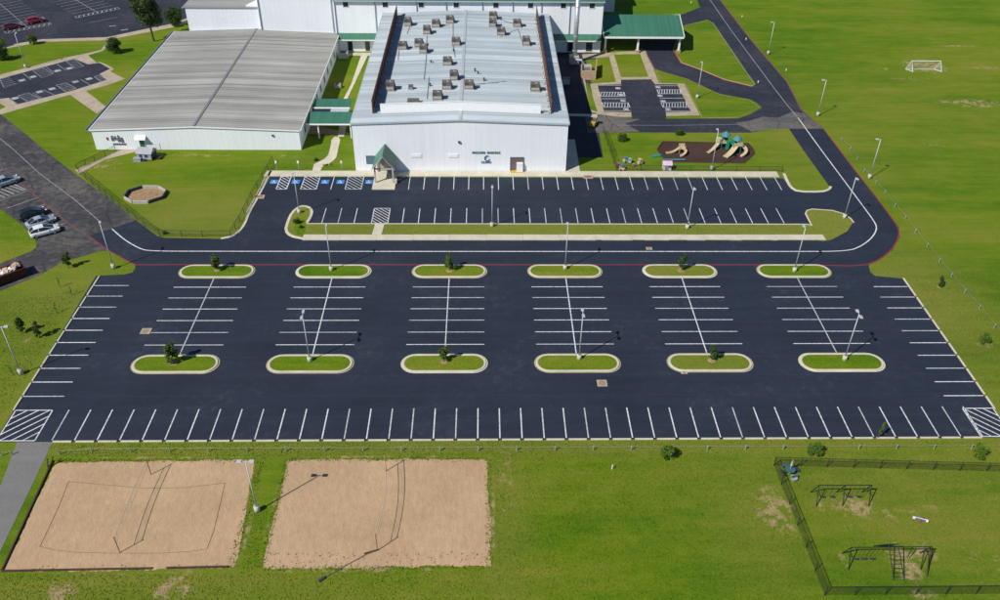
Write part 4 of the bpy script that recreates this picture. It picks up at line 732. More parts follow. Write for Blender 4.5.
# rooftop units
def rooftop_unit(label, px, size, big=True):
    x, y = px; w, d, h = size
    t = thing('rooftop_unit', label, 'rooftop unit', (x, y, roof_zz(x)), 0.0, 'grey units on the pale roof')
    MB().box(-w/2-.1, w/2+.1, -d/2-.1, d/2+.1, -0.03, 0.25).build('base_curb', 'unit_light', t)
    MB().box(-w/2, w/2, -d/2, d/2, 0.25, h).build('cabinet', 'unit_cabinet', t)
    MB().box(-w/2+.12, w/2-.12, -d/2-.03, -d/2-.004, 0.4, 0.4+(h-.5)*.45).build('access_panel', 'unit_light', t)
    MB().box(-w/2+.1, -w/2+.1+w*.38, -d/2-.04, -d/2-.004, 0.5+(h-.5)*.5, h-.12).build('coil_grille', 'unit_dark', t)
    if big:
        f = MB().tube([(w*.2,0,h),(w*.2,0,h+.16)], min(w,d)*.26, 14).build('fan_shroud', 'unit_light', t); MB().tube([(w*.2,0,h+.161),(w*.2,0,h+.18)], min(w,d)*.2, 12).build('fan_guard', 'unit_dark', f)
        MB().add([(w/2,-d*.3,h*.45),(w/2+.3,-d*.3,h*.3),(w/2,-d*.3,h*.9),(w/2,d*.3,h*.45),(w/2+.3,d*.3,h*.3),(w/2,d*.3,h*.9)], [(0,1,2),(5,4,3),(0,3,4,1),(1,4,5,2)]).build('intake_hood', 'unit_cabinet', t)
def roof_zz(x): return 9.7+0.12+0.75*(1-abs(x+4.3)/19.9)
U = [((-17.59, 197.12),'in the back left corner by the brown screen'),((-10.99, 195.57),'second from left in the back group left of the ridge'),((-7.82, 198.13),'farthest back just left of the ridge'),((-12.84, 191.05),'set in front of the back left group'),
 ((-17.58, 181.62),'nearest the middle of the left brown screen'),((-14.16, 182.94),'left one of a touching pair'),((-12.95, 178.95),'front one of a touching pair'),((-6.03, 183.10),'close left of the ridge in the back half'),((-7.51, 171.46),'left of the ridge at mid roof'),
 ((-5.93, 163.29),'touching the ridge in the front half'),((-7.18, 158.66),'left of the ridge behind the frontmost tall one'),((-8.83, 153.74),'frontmost tall one left of the ridge'),((-18.32, 159.04),'alone at the front near the left brown screen'),((-2.85, 158.70),'alone just right of the ridge'),
 ((2.29, 201.48),'farthest back right of the ridge'),((2.12, 196.11),'second one back right of the ridge'),((4.00, 190.61),'front one of the three behind right of the ridge'),((7.85, 196.79),'at the back halfway to the right brown screen'),((9.46, 184.74),'back right close to the right brown screen'),((10.19, 159.02),'front right beside the right brown screen')]
for i, (p_, lb) in enumerate(U): rooftop_unit('grey rooftop air unit ' + lb, p_, ((1.8,1.45,1.65) if i % 3 else (1.6,1.6,1.85)))
rooftop_unit('low wide rooftop unit just behind the white front screen', (-13.34, 152.04), (2.2,1.2,0.9), False); rooftop_unit('small bluish rooftop vent box in the open left front of the roof', (-14.29, 159.08), (0.9,0.9,0.9), False)
for pts in ([(-12.77, 189.72),(-12.19, 174.81),(-11.99, 163.74)],[(-7.10, 197.43),(-6.72, 184.04),(-6.05, 175.51)],[(3.75, 188.99),(8.01, 194.75),(8.63, 186.37)],[(-11.04, 164.80),(-10.85, 153.72)],[(-18.50, 182.23),(-18.14, 175.01)],[(-17.10, 196.78),(-17.40, 191.28)],[(2.53, 202.22),(7.87, 197.55)],[(-10.53, 195.57),(-7.78, 196.72)],[(-2.67, 160.22),(0.51, 161.52),(4.53, 162.85)]):
    MB().tube([(q[0], q[1], roof_zz(q[0])+.16) for q in pts], .05, 5).build('conduit', 'unit_dark', hall)
for p_, lb in (((-1.74, 167.88),'small dark roof vent right of the ridge, left of a pair'),((-1.11, 166.25),'small dark roof vent right of the ridge, right of a pair'),((0.11, 163.08),'single tiny roof vent out on the right slope'),((-6.47, 179.09),'tiny roof vent close left of the ridge'),((-11.02, 172.82),'tiny dark roof vent mid way on the left slope'),((-10.61, 160.39),'thin roof vent pipe on the front of the left slope')):
    t = thing('roof_vent', lb, 'roof vent', (p_[0], p_[1], roof_zz(p_[0]))); MB().tube([(0,0,0),(0,0,.55)], .14, 8).build('pipe', 'unit_dark', t); MB().tube([(0,0,.55),(0,0,.7)], [.3,.12], 8).build('cap', 'unit_dark', t)
# ================================================================== LAMPS
def lamp(label, pos, heads, rz=0.0, hgt=8.1):
    t = thing('street_lamp', label, 'street lamp', (pos[0], pos[1], 0.0), rz, 'car park lamps')
    MB().tube([(0,0,0),(0,0,.82),(0,0,.86)], [.33,.33,.29], 14).build('base', 'concrete', t, True)
    MB().box(-.19,.19,-.19,.19,.86,.92).build('base_plate', 'galvanised', t)
    MB().tube([(0,0,.9),(0,0,hgt)], [.085,.06], 10).build('pole', 'pole_paint', t, True)
    for k in range(heads):
        s = 1 if k == 0 else -1
        a = MB().tube([(0,0,hgt-.12),(0,s*.42,hgt+.0)], .04, 6).build('arm', 'pole_paint', t)
        h = MB().add([(-.19,s*.38,hgt-.06),(.19,s*.38,hgt-.06),(.21,s*.95,hgt-.04),(-.21,s*.95,hgt-.04),(-.15,s*.40,hgt+.1),(.15,s*.40,hgt+.1),(.17,s*.92,hgt+.1),(-.17,s*.92,hgt+.1)], [(3,2,1,0),(4,5,6,7),(0,1,5,4),(1,2,6,5),(2,3,7,6),(3,0,4,7)]).build('lamp_head', 'pole_paint', t)
        MB().box(-.14,.14,min(s*.5,s*.85),max(s*.5,s*.85),hgt-.085,hgt-.062).build('lens', 'lamp_lens', h)
LAMPS = [((-23.83, 88.71),2,0,'lamp with two heads on the lower island second from left'),((13.15, 88.98),2,0,'lamp with two heads on the lower island fourth from left'),((49.94, 88.61),2,0,'lamp with two heads on the lower rightmost island'),
 ((-24.05, 110.66),1,0,'single lamp on the upper island second from left'),((12.94, 111.04),1,0,'single lamp on the upper island fourth from left'),((49.43, 110.29),1,0,'single lamp on the upper rightmost island'),
 ((-25.48, 62.90),2,math.pi/2,'lamp with two heads between the two sand courts'),((-61.93, 86.30),1,-math.pi/2,'lamp on the grass left of the hatched corner bay'),((-58.39, 111.40),1,0.4,'lamp on the grass tip where the red line begins'),
 ((-32.18, 128.45),1,math.pi,'lamp on the left end of the long north verge'),((1.43, 123.96),1,math.pi,'lamp on the long verge in front of the wall sign'),((34.85, 123.33),1,math.pi,'lamp on the long verge below the playground'),((63.21, 126.85),1,math.pi,'lamp on the rounded right end of the long verge'),
 ((43.80, 144.92),1,0,'lamp in front of the dark playground pad'),((73.10, 141.58),1,math.pi/2,'lamp on the grass right of the loop road bend'),((72.37, 169.97),1,math.pi/2,'lamp on the grass beside the road junction'),((71.72, 207.09),1,math.pi/2,'lamp at the top beside the far road'),
 ((48.03, 179.23),1,0,'lamp beside the disabled bays near the green canopy'),((-108.61, 196.04),1,0,'lamp beside the disabled bays at the top left')]
for p_, n_, rz, lb in LAMPS: lamp('grey steel ' + lb, p_, n_, rz)

# ================================================================== TREES
def leaves(rnd, n, clumps, leaf):
    vs, fs = [], []
    for _ in range(n):
        cx, cy, cz, r = rnd.choice(clumps)
        while True:
            d = Vector((rnd.uniform(-1,1), rnd.uniform(-1,1), rnd.uniform(-1,1)))
            if 0.25 < d.length < 1: break
        q = Vector((cx, cy, cz)) + d*r; a = Vector((rnd.gauss(0,1), rnd.gauss(0,1), rnd.gauss(0,.7))).normalized(); b = a.orthogonal().normalized(); b.rotate(Matrix.Rotation(rnd.uniform(0,6.28), 3, a)); c = a.cross(b)
        s = leaf*rnd.uniform(.6,1.3); o = len(vs); vs += [q-b*s, q+c*s*.5, q+b*s, q-c*s*.5]; fs.append((o,o+1,o+2,o+3))
    return vs, fs
def tree_mesh(seed, h, trunk_h, rx, clumps_n, n, leaf, leafm, taper=0.5, lean=0.0):
    rnd = random.Random(seed); tr = MB(); r0 = max(0.035, h*.022)
    top = (lean, 0, h*.9); tr.tube([(0,0,0),(lean*.3,0,trunk_h),(lean*.7,0,h*.62),top], [r0, r0*.8, r0*.5, r0*.15], 7)
    cl = []
    for i in range(clumps_n):
        z = trunk_h + (h-trunk_h)*((i+.5)/clumps_n)**.9; k = (z-trunk_h)/(h-trunk_h); rad = rx*(1-taper*k)*(0.55+0.9*k if k < .5 else 1.0); a = rnd.uniform(0, 6.28); d = rad*rnd.uniform(.25,.75)
        c = (lean*z/h+d*math.cos(a), d*math.sin(a), z, rad*rnd.uniform(.32,.55)); cl.append(c)
        if i % 2 == 0: tr.tube([(lean*z/h*.9, 0, max(trunk_h*.8, z-rad*.7)), (c[0]*.9, c[1]*.9, z)], [r0*.35, r0*.12], 5)
    vs, fs = leaves(rnd, n, cl, leaf); cr_ = MB(); cr_.add(vs, fs)
    return tr.mesh('trunk', 'bark'), cr_.mesh('crown', leafm)
TM = {'young': tree_mesh(1, 3.0, .55, 1.3, 16, 2100, .13, 'leaf', .35), 'young2': tree_mesh(2, 3.2, .6, 1.15, 14, 1700, .13, 'leaf', .45), 'bright': tree_mesh(3, 2.3, .3, 1.5, 13, 1700, .12, 'leaf_bright', .3), 'pine': tree_mesh(4, 13.2, 4.4, 5.0, 40, 11000, .25, 'leaf_pine', .45, -.4),
 'round': tree_mesh(5, 4.2, .8, 2.9, 32, 6500, .17, 'leaf_dark', .25), 'sapling': tree_mesh(6, 2.6, .7, .38, 8, 260, .10, 'leaf', .4), 'bush': tree_mesh(7, 1.0, .12, 1.1, 18, 1300, .10, 'leaf_dark', .3), 'thin': tree_mesh(8, 2.7, .4, .95, 16, 1300, .12, 'leaf_dark', .5), 'twig': tree_mesh(9, 1.9, .5, .35, 7, 60, .08, 'leaf', .4)}
def tree(kind, pos, label, s=1.0, rz=0.0, z=0.0, cat='tree', name='tree', ring=0.0):
    t = thing(name, label, cat, (pos[0], pos[1], z), rz, None); t.scale = (s, s, s); a, b = TM[kind]
    link('trunk', a, t); link('crown', b, t)
    if ring: MB().tube([(0,0,-.02),(0,0,.05),(0,0,.09)], [ring, ring*.9, ring*.45], 11).build('mulch_ring', 'soil', t)
    return t
tree('young', (-42.04, 110.68), 'small round green tree on the upper leftmost island', .85, 1.0, .13, ring=.55); tree('young2', (-5.42, 110.50), 'small green tree on the upper island third from left', .95, 2.2, .13, ring=.6); tree('thin', (31.49, 110.59), 'small dark green tree on the upper island fifth from left', 1.1, .3, .13, ring=.6)
tree('young', (-42.25, 88.37), 'round dark green tree on the lower leftmost island', 1.0, 3.0, .13, ring=.6); tree('young2', (-5.47, 88.42), 'small bushy tree on the lower island third from left', .82, .7, .13, ring=.6); tree('thin', (31.47, 88.58), 'sparse small tree on the lower island fifth from left', 1.0, 5.0, .13, ring=.6)
tree('young2', (-65.49, 111.55), 'small tree on the grass beside the red line lamp', .85, 1.4); tree('thin', (-65.55, 95.11), 'narrow small dark tree left of the car park', 1.0, .2); tree('thin', (-62.77, 94.19), 'dark leaning small tree nearest the left stalls', .95, 2.6)
tree('bright', (22.00, 70.60), 'leafy bush-like tree beside the lower edge fence line', .82, .5); tree('bright', (40.03, 70.98), 'bright leafy tree by the dark fence corner', .75, 1.9); tree('bright', (60.11, 70.51), 'bright leafy tree at the far right of the dark fence', .75, 3.3)
tree('bright', (71.25, 92.36), 'bright bushy tree on the slope right of the car park', .66, 2.4); tree('thin', (70.95, 106.13), 'small dark tree on the grass by the upper right stalls', .75, 4.0); tree('sapling', (48.97, 73.69), 'slender green sapling leaning over the lower right stalls', 1.15, .9)
tree('pine', (-84.19, 214.52), 'tall dark green tree behind the low grey roof', 1.0, .6); tree('round', (-82.34, 226.48), 'wide dark bushy tree beside the tall tree at the back', 1.0, 1.1); tree('round', (-90.82, 205.87), 'round dark tree on the lawn left of the grey roof', .78, 2.0)
tree('bright', (-113.58, 211.95), 'small yellowish tree beside the red cars', 1.05, .2); tree('round', (-116.33, 201.17), 'dark tree cut off by the left edge of the picture', .8, 4.2); tree('bright', (-120.35, 210.07), 'small tree at the left edge below the red cars', .8, 2.0)
for p_, lb in (((-64.83, 106.38),'bare staked sapling on the grass above the left stalls'),((-62.20, 104.29),'bare staked sapling nearest the upper left kerb'),((-62.64, 99.80),'thin bare sapling between the left stalls and narrow tree'),((-62.97, 86.10),'twiggy sapling beside the left lamp')): tree('twig', p_, lb, 1.0, random.uniform(0,6))
tree('bush', (-32.00, 124.93), 'small dark shrub on the left end of the long verge', .8, 0, .13, 'shrub', 'shrub')
tree('bush', (-31.06, 123.46), 'tiny rusty shrub at the left end of the long verge', .45, 1, .13, 'shrub', 'shrub')
tree('bush', (28.21, 157.47), 'flat dark green shrub left of the playground pad', 1.25, 2, 0, 'shrub', 'shrub'); tree('bush', (40.42, 160.34), 'dark green shrub behind the playground by the road', 1.1, 1, 0, 'shrub', 'shrub'); tree('bush', (-53.48, 121.69), 'pale low shrub in the fence corner by the lane', .5, 1, 0, 'shrub', 'shrub')
tree('bush', (-32.47, 148.38), 'small shrub near the courtyard path sign', .55, 1, 0, 'shrub', 'shrub')

# ================================================================== VEHICLES
def loft(sections):
    mb = MB(); n = len(sections[0]); o = 0
    for s in sections: mb.v += [tuple(p) for p in s]
    for i in range(len(sections)-1):
        for k in range(n): mb.f.append((i*n+k, i*n+(k+1) % n, (i+1)*n+(k+1) % n, (i+1)*n+k))
    mb.f.append(tuple(reversed(range(n)))); mb.f.append(tuple((len(sections)-1)*n+k for k in range(n))); return mb
def csec(x, zb, zt, hw, shoulder=.82):
    zm = zb+(zt-zb)*.55
    return [(x,-hw*.9,zb),(x,-hw,zb+.12),(x,-hw,zm),(x,-hw*.96,zt-.06),(x,-hw*shoulder,zt),(x,hw*shoulder,zt),(x,hw*.96,zt-.06),(x,hw,zm),(x,hw,zb+.12),(x,hw*.9,zb)]
def car(label, cat, pos, rz, paintm, kind):
    t = thing('parked_car', label, cat, (pos[0], pos[1], 0.03), rz, 'parked cars')
    if kind == 'sedan':
        body = [(-2.38,.45,.74,.66),(-2.28,.28,.90,.80),(-1.9,.22,.97,.88),(-1.2,.2,.98,.91),(-.4,.2,.95,.92),(.6,.2,.93,.92),(1.3,.2,.90,.91),(1.8,.22,.82,.87),(2.2,.26,.72,.76),(2.36,.36,.62,.58)]
        gh = [(-1.95,.95,.98,.72,.66),(-1.45,.95,1.22,.76,.60),(-.95,.95,1.40,.78,.57),(-.35,.94,1.46,.79,.57),(.15,.93,1.44,.79,.56),(.6,.92,1.28,.77,.58),(1.35,.90,.93,.70,.66)]; ra, rb = 2, 5; L = 2.3
    else:
        body = [(-2.3,.5,.95,.70),(-2.22,.32,1.03,.84),(-1.8,.28,1.06,.92),(-.6,.26,1.04,.95),(.7,.26,1.02,.95),(1.4,.28,.98,.93),(1.95,.3,.90,.88),(2.25,.34,.80,.76),(2.36,.45,.70,.58)]
        gh = [(-2.2,1.0,1.07,.76,.70),(-1.95,1.02,1.38,.80,.66),(-1.5,1.03,1.57,.82,.64),(-.6,1.02,1.64,.83,.64),(.05,1.01,1.62,.83,.63),(.55,1.0,1.45,.81,.63),(1.5,.96,.99,.72,.68)]; ra, rb = 2, 5; L = 2.3
    b = loft([csec(*s) for s in body]).build('body', paintm, t, True)
    g = loft([[(x,-wb,zb),(x,-wt,zt),(x,wt,zt),(x,wb,zb)] for x, zb, zt, wb, wt in gh]).build('glass', 'window_dark', t)
    r = MB()
    pts = gh[ra:rb]
    for i in range(len(pts)-1):
        (xa,_,za,_,wa), (xb,_,zb,_,wb) = pts[i], pts[i+1]; r.add([(xa,-wa,za+.004),(xb,-wb,zb+.004),(xb,wb,zb+.004),(xa,wa,za+.004),(xa,-wa+.06,za+.05),(xb,-wb+.06,zb+.05),(xb,wb-.06,zb+.05),(xa,wa-.06,za+.05)], [(4,5,6,7),(0,1,5,4),(2,3,7,6),(3,0,4,7),(1,2,6,5)])
    r.build('roof', paintm, t)
    for s in (-1, 1):
        pl = MB().tube([(g_[0], s*(g_[4]+.01), g_[2]) for g_ in gh], .05, 5).build('window_rail', paintm, t)
        x_, z0, z1, w0, w1 = gh[3]; MB().bar((x_-.2, s*(w0+.005), z0), (x_-.2, s*(w1+.012), z1), .1, .04).build('pillar', paintm, t)
    for sx in (-1.4, 1.42):
        for s in (-1, 1):
            rr = .33 if kind == 'sedan' else .37
            wh = MB().tube([(sx,s*.70,rr),(sx,s*.93,rr)], rr, 16).build('wheel', 'tyre', t); MB().tube([(sx,s*.931,rr),(sx,s*.945,rr)], rr*.62, 12).build('rim', 'rim', wh)
    for s in (-1, 1):
        MB().box(L-.22, L-.02, s*.62-.16, s*.62+.16, .60 if kind == 'sedan' else .72, .74 if kind == 'sedan' else .88).build('headlight', 'lamp_lens', t); MB().box(-L-.03, -L+.15, s*.64-.14, s*.64+.14, .70, .90).build('tail_light', 'tail_red', t)
        MB().box(.55,.72,s*.93-.09,s*.93+.09,.92,1.06).build('mirror', paintm, t)
    MB().box(L-.03,L+.03,-.5,.5,.36,.5).build('grille', 'unit_dark', t)
ca = math.atan2(3.5, 3.5)
def mid(a, b): return ((a[0]+b[0])/2, (a[1]+b[1])/2)
car('silver blue SUV parked alone left of the hatched stripes', 'car', (-87.40, 138.81), R(45), 'paint_silver', 'suv')
car('black SUV parked farthest up in the row of three', 'car', (-77.76, 127.21), R(43), 'paint_black', 'suv')
car('slate silver sedan between the black car and white car', 'car', (-75.19, 124.73), R(40), 'paint_silver', 'sedan')
car('white hatchback parked lowest of the three cars', 'car', (-73.34, 121.68), R(32), 'paint_white', 'suv')
car('maroon SUV parked left of the bright red one', 'car', (-123.82, 223.49), R(40), 'paint_maroon', 'suv')
car('bright red SUV parked in front of the zebra stripes', 'car', (-119.87, 228.36), R(40), 'paint_red', 'suv')
# small yellow utility cart by the shaded corner
t = thing('utility_cart', 'small yellow utility cart parked at the edge of the hall shadow', 'cart', (23.04, 164.60), R(65))
MB().box(-1.1,1.1,-.6,.6,.35,.75).build('body', 'yellow_paint', t); MB().box(-1.1,0.0,-.6,.6,.755,1.05).build('cargo_box', 'yellow_paint', t); MB().box(.1,.5,-.5,.5,.755,1.1).build('seat', 'unit_dark', t); MB().box(.0,1.0,-.62,.62,1.9,1.97).build('roof', 'tan_plastic', t)
for x in (.05,.95):
    for y in (-.57,.57): MB().bar((x,y,.75),(x,y,1.9),.05).build('post', 'dark_metal', t)
for x in (-.75,.75):
    for y in (-.62,.62): MB().tube([(x,y-.1,.3),(x,y+.1,.3)],.3,12).build('wheel', 'tyre', t)
# roll-off container
da, db = (-75.43, 105.09), (-70.79, 109.34)
ang = math.atan2(db[1]-da[1], db[0]-da[0]); t = thing('rubbish_skip', 'dark red roll-off skip heaped with white and brown rubbish', 'skip', ((da[0]+db[0])/2, (da[1]+db[1])/2, 0.03), ang)
L = math.hypot(db[0]-da[0], db[1]-da[1]); l2 = L/2
for nm, bx in (('side_wall', (-l2,l2,0,.1,.2,1.5)), ('side_wall', (-l2,l2,2.3,2.4,.2,1.5)), ('end_wall', (-l2,-l2+.1,.103,2.297,.2,1.5)), ('end_wall', (l2-.1,l2,.103,2.297,.2,1.5)), ('floor', (-l2+.11,l2-.11,.11,2.29,.15,.3))): MB().box(*bx).build(nm, 'container_red', t)
for k in range(9): MB().box(-.06,.06,-.09,-.003,.2,1.5).build('rib', 'container_red', t, loc=(-l2+.4+k*(L-.8)/8, 0, 0))
MB().box(-l2-.05,l2+.05,-.11,.12,1.51,1.6).box(-l2-.05,l2+.05,2.28,2.5,1.51,1.6).build('rim', 'container_red', t)
rnd = random.Random(4)
for k in range(30):
    x, y = rnd.uniform(-l2+.5, l2-.5), rnd.uniform(.5,1.9); c, s = math.cos(ang), math.sin(ang); px, py = t.location.x+c*x-s*y, t.location.y+s*x+c*y
    m_ = rnd.choice(('white_plastic','white_plastic','cardboard','cardboard','grey_plastic')); g_ = {'white_plastic':'white rubbish bag heaped in the red skip','cardboard':'torn brown cardboard box heaped in the red skip','grey_plastic':'grey scrap heaped in the red skip'}[m_]
    if m_ == 'white_plastic':
        rr = rnd.uniform(.25,.45); rings = []
        b_ = MB(); n = 8
        for j, (zz, f) in enumerate(((-.8,.5),(-.4,.95),(.1,1),(.55,.75),(.85,.3),(1.05,.12))): rings.append([(rr*f*math.cos(6.283*i/n)*rnd.uniform(.85,1.15), rr*f*math.sin(6.283*i/n)*rnd.uniform(.85,1.15), rr*zz) for i in range(n)])
        o = loft(rings).build('rubbish_bag', m_, None, True, loc=(px,py,1.3+rnd.uniform(0,.22)), rz=rnd.uniform(0,6))
    else:
        a_, b2, c_ = rnd.uniform(.3,.6), rnd.uniform(.25,.45), rnd.uniform(.1,.25)
        o = MB().add([(-a_,-b2,-c_),(a_,-b2,-c_),(a_,b2,-c_),(-a_,b2,-c_),(-a_*.9,-b2*1.1,c_),(a_*1.1,-b2*.9,c_),(a_*.9,b2*1.05,c_),(-a_,b2*.9,c_)], [(3,2,1,0),(4,5,6,7),(0,1,5,4),(1,2,6,5),(2,3,7,6),(3,0,4,7)]).build('cardboard_box' if m_ == 'cardboard' else 'scrap_block', m_, None, loc=(px,py,1.25+rnd.uniform(0,.25)), rz=rnd.uniform(0,6)); o.rotation_euler.x = rnd.uniform(-.5,.5); o.rotation_euler.y = rnd.uniform(-.5,.5)
    tag(o, g_, {'white_plastic':'bag','cardboard':'box','grey_plastic':'scrap'}[m_], 'rubbish in the red skip')

# ================================================================== FENCES
def chain_fence(label, pts, h, gap, post_m='dark_metal', mesh_m='chain_link', top=True, name='chain_link_fence', r=.045):
    t = thing(name, label, 'fence', pts[0])
    ox, oy = pts[0]; pm = MB().tube([(0,0,0),(0,0,h+.06)], r, 6).mesh('post', post_m)
    for i in range(len(pts)-1):
        a, b = pts[i], pts[i+1]; L = math.hypot(b[0]-a[0], b[1]-a[1]); n = max(1, round(L/gap)); rz = math.atan2(b[1]-a[1], b[0]-a[0])
        for k in range(n + (1 if i == len(pts)-2 else 0)): link('post', pm, t, (a[0]-ox+(b[0]-a[0])*k/n, a[1]-oy+(b[1]-a[1])*k/n, 0))
        MB().add([(0,0,.04),(L,0,.04),(L,0,h),(0,0,h)], [(0,1,2,3)]).build('wire_mesh', mesh_m, t, loc=(a[0]-ox, a[1]-oy, 0), rz=rz)
        if top: MB().tube([(0,0,h),(L,0,h)], r*.75, 6).build('top_rail', post_m, t, loc=(a[0]-ox, a[1]-oy, 0), rz=rz)
    return t
chain_fence('dark chain link fence round the swing lawn at the lower right', [(76,51.5),(35.05,51.5),(34.75,69.3),(60,68.2),(84,67.4)], 1.45, 3.05, mesh_m='chain_link_dark')
chain_fence('dark chain link fence round the lawn with the octagonal sandpit', [(-75.79, 142.92),(-69.62, 136.41),(-64.05, 130.66),(-57.53, 123.93),(-54.08, 120.90),(-50.40, 120.80),(-46.88, 120.68),(-42.25, 120.74),(-41.86, 125.58),(-41.63, 133.90),(-40.67, 147.93)], 1.25, 3.2)
chain_fence('short chain link fence beside the left side path', [(-76.86, 144.51),(-74.77, 148.01),(-72.25, 152.28)], 1.2, 2.6)
chain_fence('chain link fence running from the sidewalk to the road by the hall shadow', [(25.38, 144.86),(25.16, 152.49),(24.76, 161.21)], 1.5, 2.6)
chain_fence('low chain link fence along the front of the playground lawn', [(25.36, 144.65),(39.55, 144.42),(57.22, 144.15)], 1.1, 4.2, 'green_metal')
def cable_fence(label, posts, h, name='cable_fence'):
    t = thing(name, label, 'fence', posts[0]); ox, oy = posts[0]
    pm = MB().tube([(0,0,0),(0,0,h-.06),(0,0,h)], [.07,.07,.04], 8).mesh('post', 'post_grey')
    for p_ in posts: link('post', pm, t, (p_[0]-ox, p_[1]-oy, 0))
    for z in (h-.14,): MB().tube([q for i in range(len(posts)-1) for q in ((posts[i][0]-ox, posts[i][1]-oy, z), ((posts[i][0]+posts[i+1][0])/2-ox, (posts[i][1]+posts[i+1][1])/2-oy, z-.10))] + [(posts[-1][0]-ox, posts[-1][1]-oy, z)], .011, 5).build('cable', 'galvanised', t)
cable_fence('low grey post and cable fence along the lower edge of the car park', [(-50.98, 71.66)]+[((-47.27, 71.63)[0]+4.66*k, 72.0-0.006*k) for k in range(26)], .82)
cable_fence('short run of grey post and cable left of the footpath', [(-58.97, 71.47),(-57.78, 71.46),(-56.67, 71.61)], .82)
cable_fence('grey post and cable line across the field right of the road', [(73.10, 144.20),(73.53, 139.42),(73.76, 135.61),(73.74, 130.86),(73.94, 126.69),(73.79, 122.04),(73.97, 117.63),(74.02, 113.13),(74.07, 108.86),(74.22, 104.53),(74.52, 100.42),(74.53, 95.80),(74.64, 90.79)], .8)
cable_fence('grey post and cable line beside the junction', [(73.29, 157.70),(73.70, 153.60),(73.55, 149.22)], .8)
tag(MB().tube([(0,0,0),(0,0,.62),(.02,.02,.7)], .07, 7).build('white_pipe_stub', 'white_plastic', loc=(*(15.25, 68.89),0)), 'short white pipe stub sticking out of the foreground grass', 'pipe')

# ================================================================== VOLLEYBALL COURTS
def net_court(pa, pb, label_net, lines, label_rope, h=2.5, sag=0.0):
    t = thing('volleyball_net', label_net, 'net', pa); d = (pb[0]-pa[0], pb[1]-pa[1]); L = math.hypot(*d); rz = math.atan2(d[1], d[0]); t.rotation_euler.z = rz
    for x in (0, L): MB().tube([(x,0,0),(x,0,h+.1)], .05, 8).build('post', 'wood', t)
    n = 16
    curve = lambda z, s: [(L*k/n, s*math.sin(math.pi*k/n)*.5, z-.10*math.sin(math.pi*k/n)) for k in range(n+1)]
    up_, lo_ = curve(h-.05, sag), curve(h-.95, sag)
    MB().tube(up_, .034, 5).build('tape', 'net_tape', t); MB().tube(lo_, .030, 5).build('tape', 'net_tape', t)
    mb = MB(); mb.v = up_+lo_
    for k in range(n): mb.f.append((k, n+1+k, n+2+k, k+1))
    mb.build('mesh', 'net_cord', t)
    if lines:
        o = MB().tube([(p_[0]-lines[0][0], p_[1]-lines[0][1], .04) for p_ in lines], .022, 5, False).build('boundary_rope', 'rope', loc=(lines[0][0], lines[0][1], 0)); tag(o, label_rope, 'rope')
b1 = [(-48.30, 67.40),(-44.49, 66.92),(-39.13, 66.31),(-34.55, 66.35),(-30.13, 67.04),(-29.90, 63.79),(-29.68, 60.30),(-29.79, 57.79),(-31.52, 57.48),(-34.65, 57.28),(-38.90, 57.31),(-43.73, 57.48),(-45.98, 57.80),(-47.76, 58.26),(-47.81, 60.45),(-47.95, 64.07),(-48.30, 67.40)]
net_court((-38.94, 57.42), (-39.07, 68.41), 'volleyball net on wooden posts across the left sand court', b1, 'thin dark boundary rope laid round the left sand court', 2.5, .3)
net_court((-11.47, 57.44), (-11.58, 68.76), 'volleyball net on wooden posts across the right sand court', None, '', 2.65, -1.0)
t = thing('drag_rope', 'dark drag rope stretched from the net post onto the grass', 'rope', (-11.42, 57.50)); e1 = (-16.87, 53.86); o0 = (-11.42, 57.50)
MB().tube([(0,0,.06),((e1[0]-o0[0])*.22,(e1[1]-o0[1])*.16,.07),((e1[0]-o0[0])*.6,(e1[1]-o0[1])*.55,.06),(e1[0]-o0[0],e1[1]-o0[1],.06)], [.09,.05,.06,.05], 6).build('rope', 'rope', t); MB().tube([(e1[0]-o0[0]-.3,e1[1]-o0[1]-.25,.12),(e1[0]-o0[0]+.25,e1[1]-o0[1]+.2,.12)], .17, 8).build('weight_bag', 'navy_plastic', t); MB().tube([(0,0,.09),((e1[0]-o0[0])*.26,(e1[1]-o0[1])*.14,.1)], .1, 6).build('canvas_sleeve', 'dark_wood', t)
def timber(label, pts):
    t = thing('timber_edging', label, 'edging', pts[0]); ox, oy = pts[0]
    for i in range(len(pts)-1): MB().bar((pts[i][0]-ox, pts[i][1]-oy, .11), (pts[i+1][0]-ox, pts[i+1][1]-oy, .11), .16, .2).build('timber', 'dark_wood', t)
def lerp(a, b, t): return (a[0]+(b[0]-a[0])*t, a[1]+(b[1]-a[1])*t)
ea, eb_ = (-51.39, 70.61), (-50.41, 55.19); timber('dark timber edging down the left side of the left sand court', [lerp(ea, eb_, k/5.0) for k in range(6)])
ea, eb_ = (-50.40, 55.15), (-34.89, 55.34); timber('dark timber edging along the bottom of the left sand court', [lerp(ea, eb_, k/5.0) for k in range(6)])
ea, eb_ = (-33.34, 55.37), (-26.99, 55.48); timber('short dark timber at the lower right of the left sand court', [lerp(ea, eb_, k/2.0) for k in range(3)])
t = thing('broken_post', 'pair of dark leaning timber stakes at the court corner', 'post', (-51.30, 69.82)); MB().bar((0,0,0),(.5,.3,1.3),.12).build('stake', 'dark_wood', t); MB().bar((-.2,-.4,0),(-.1,.1,1.2),.12).build('stake', 'dark_wood', t)

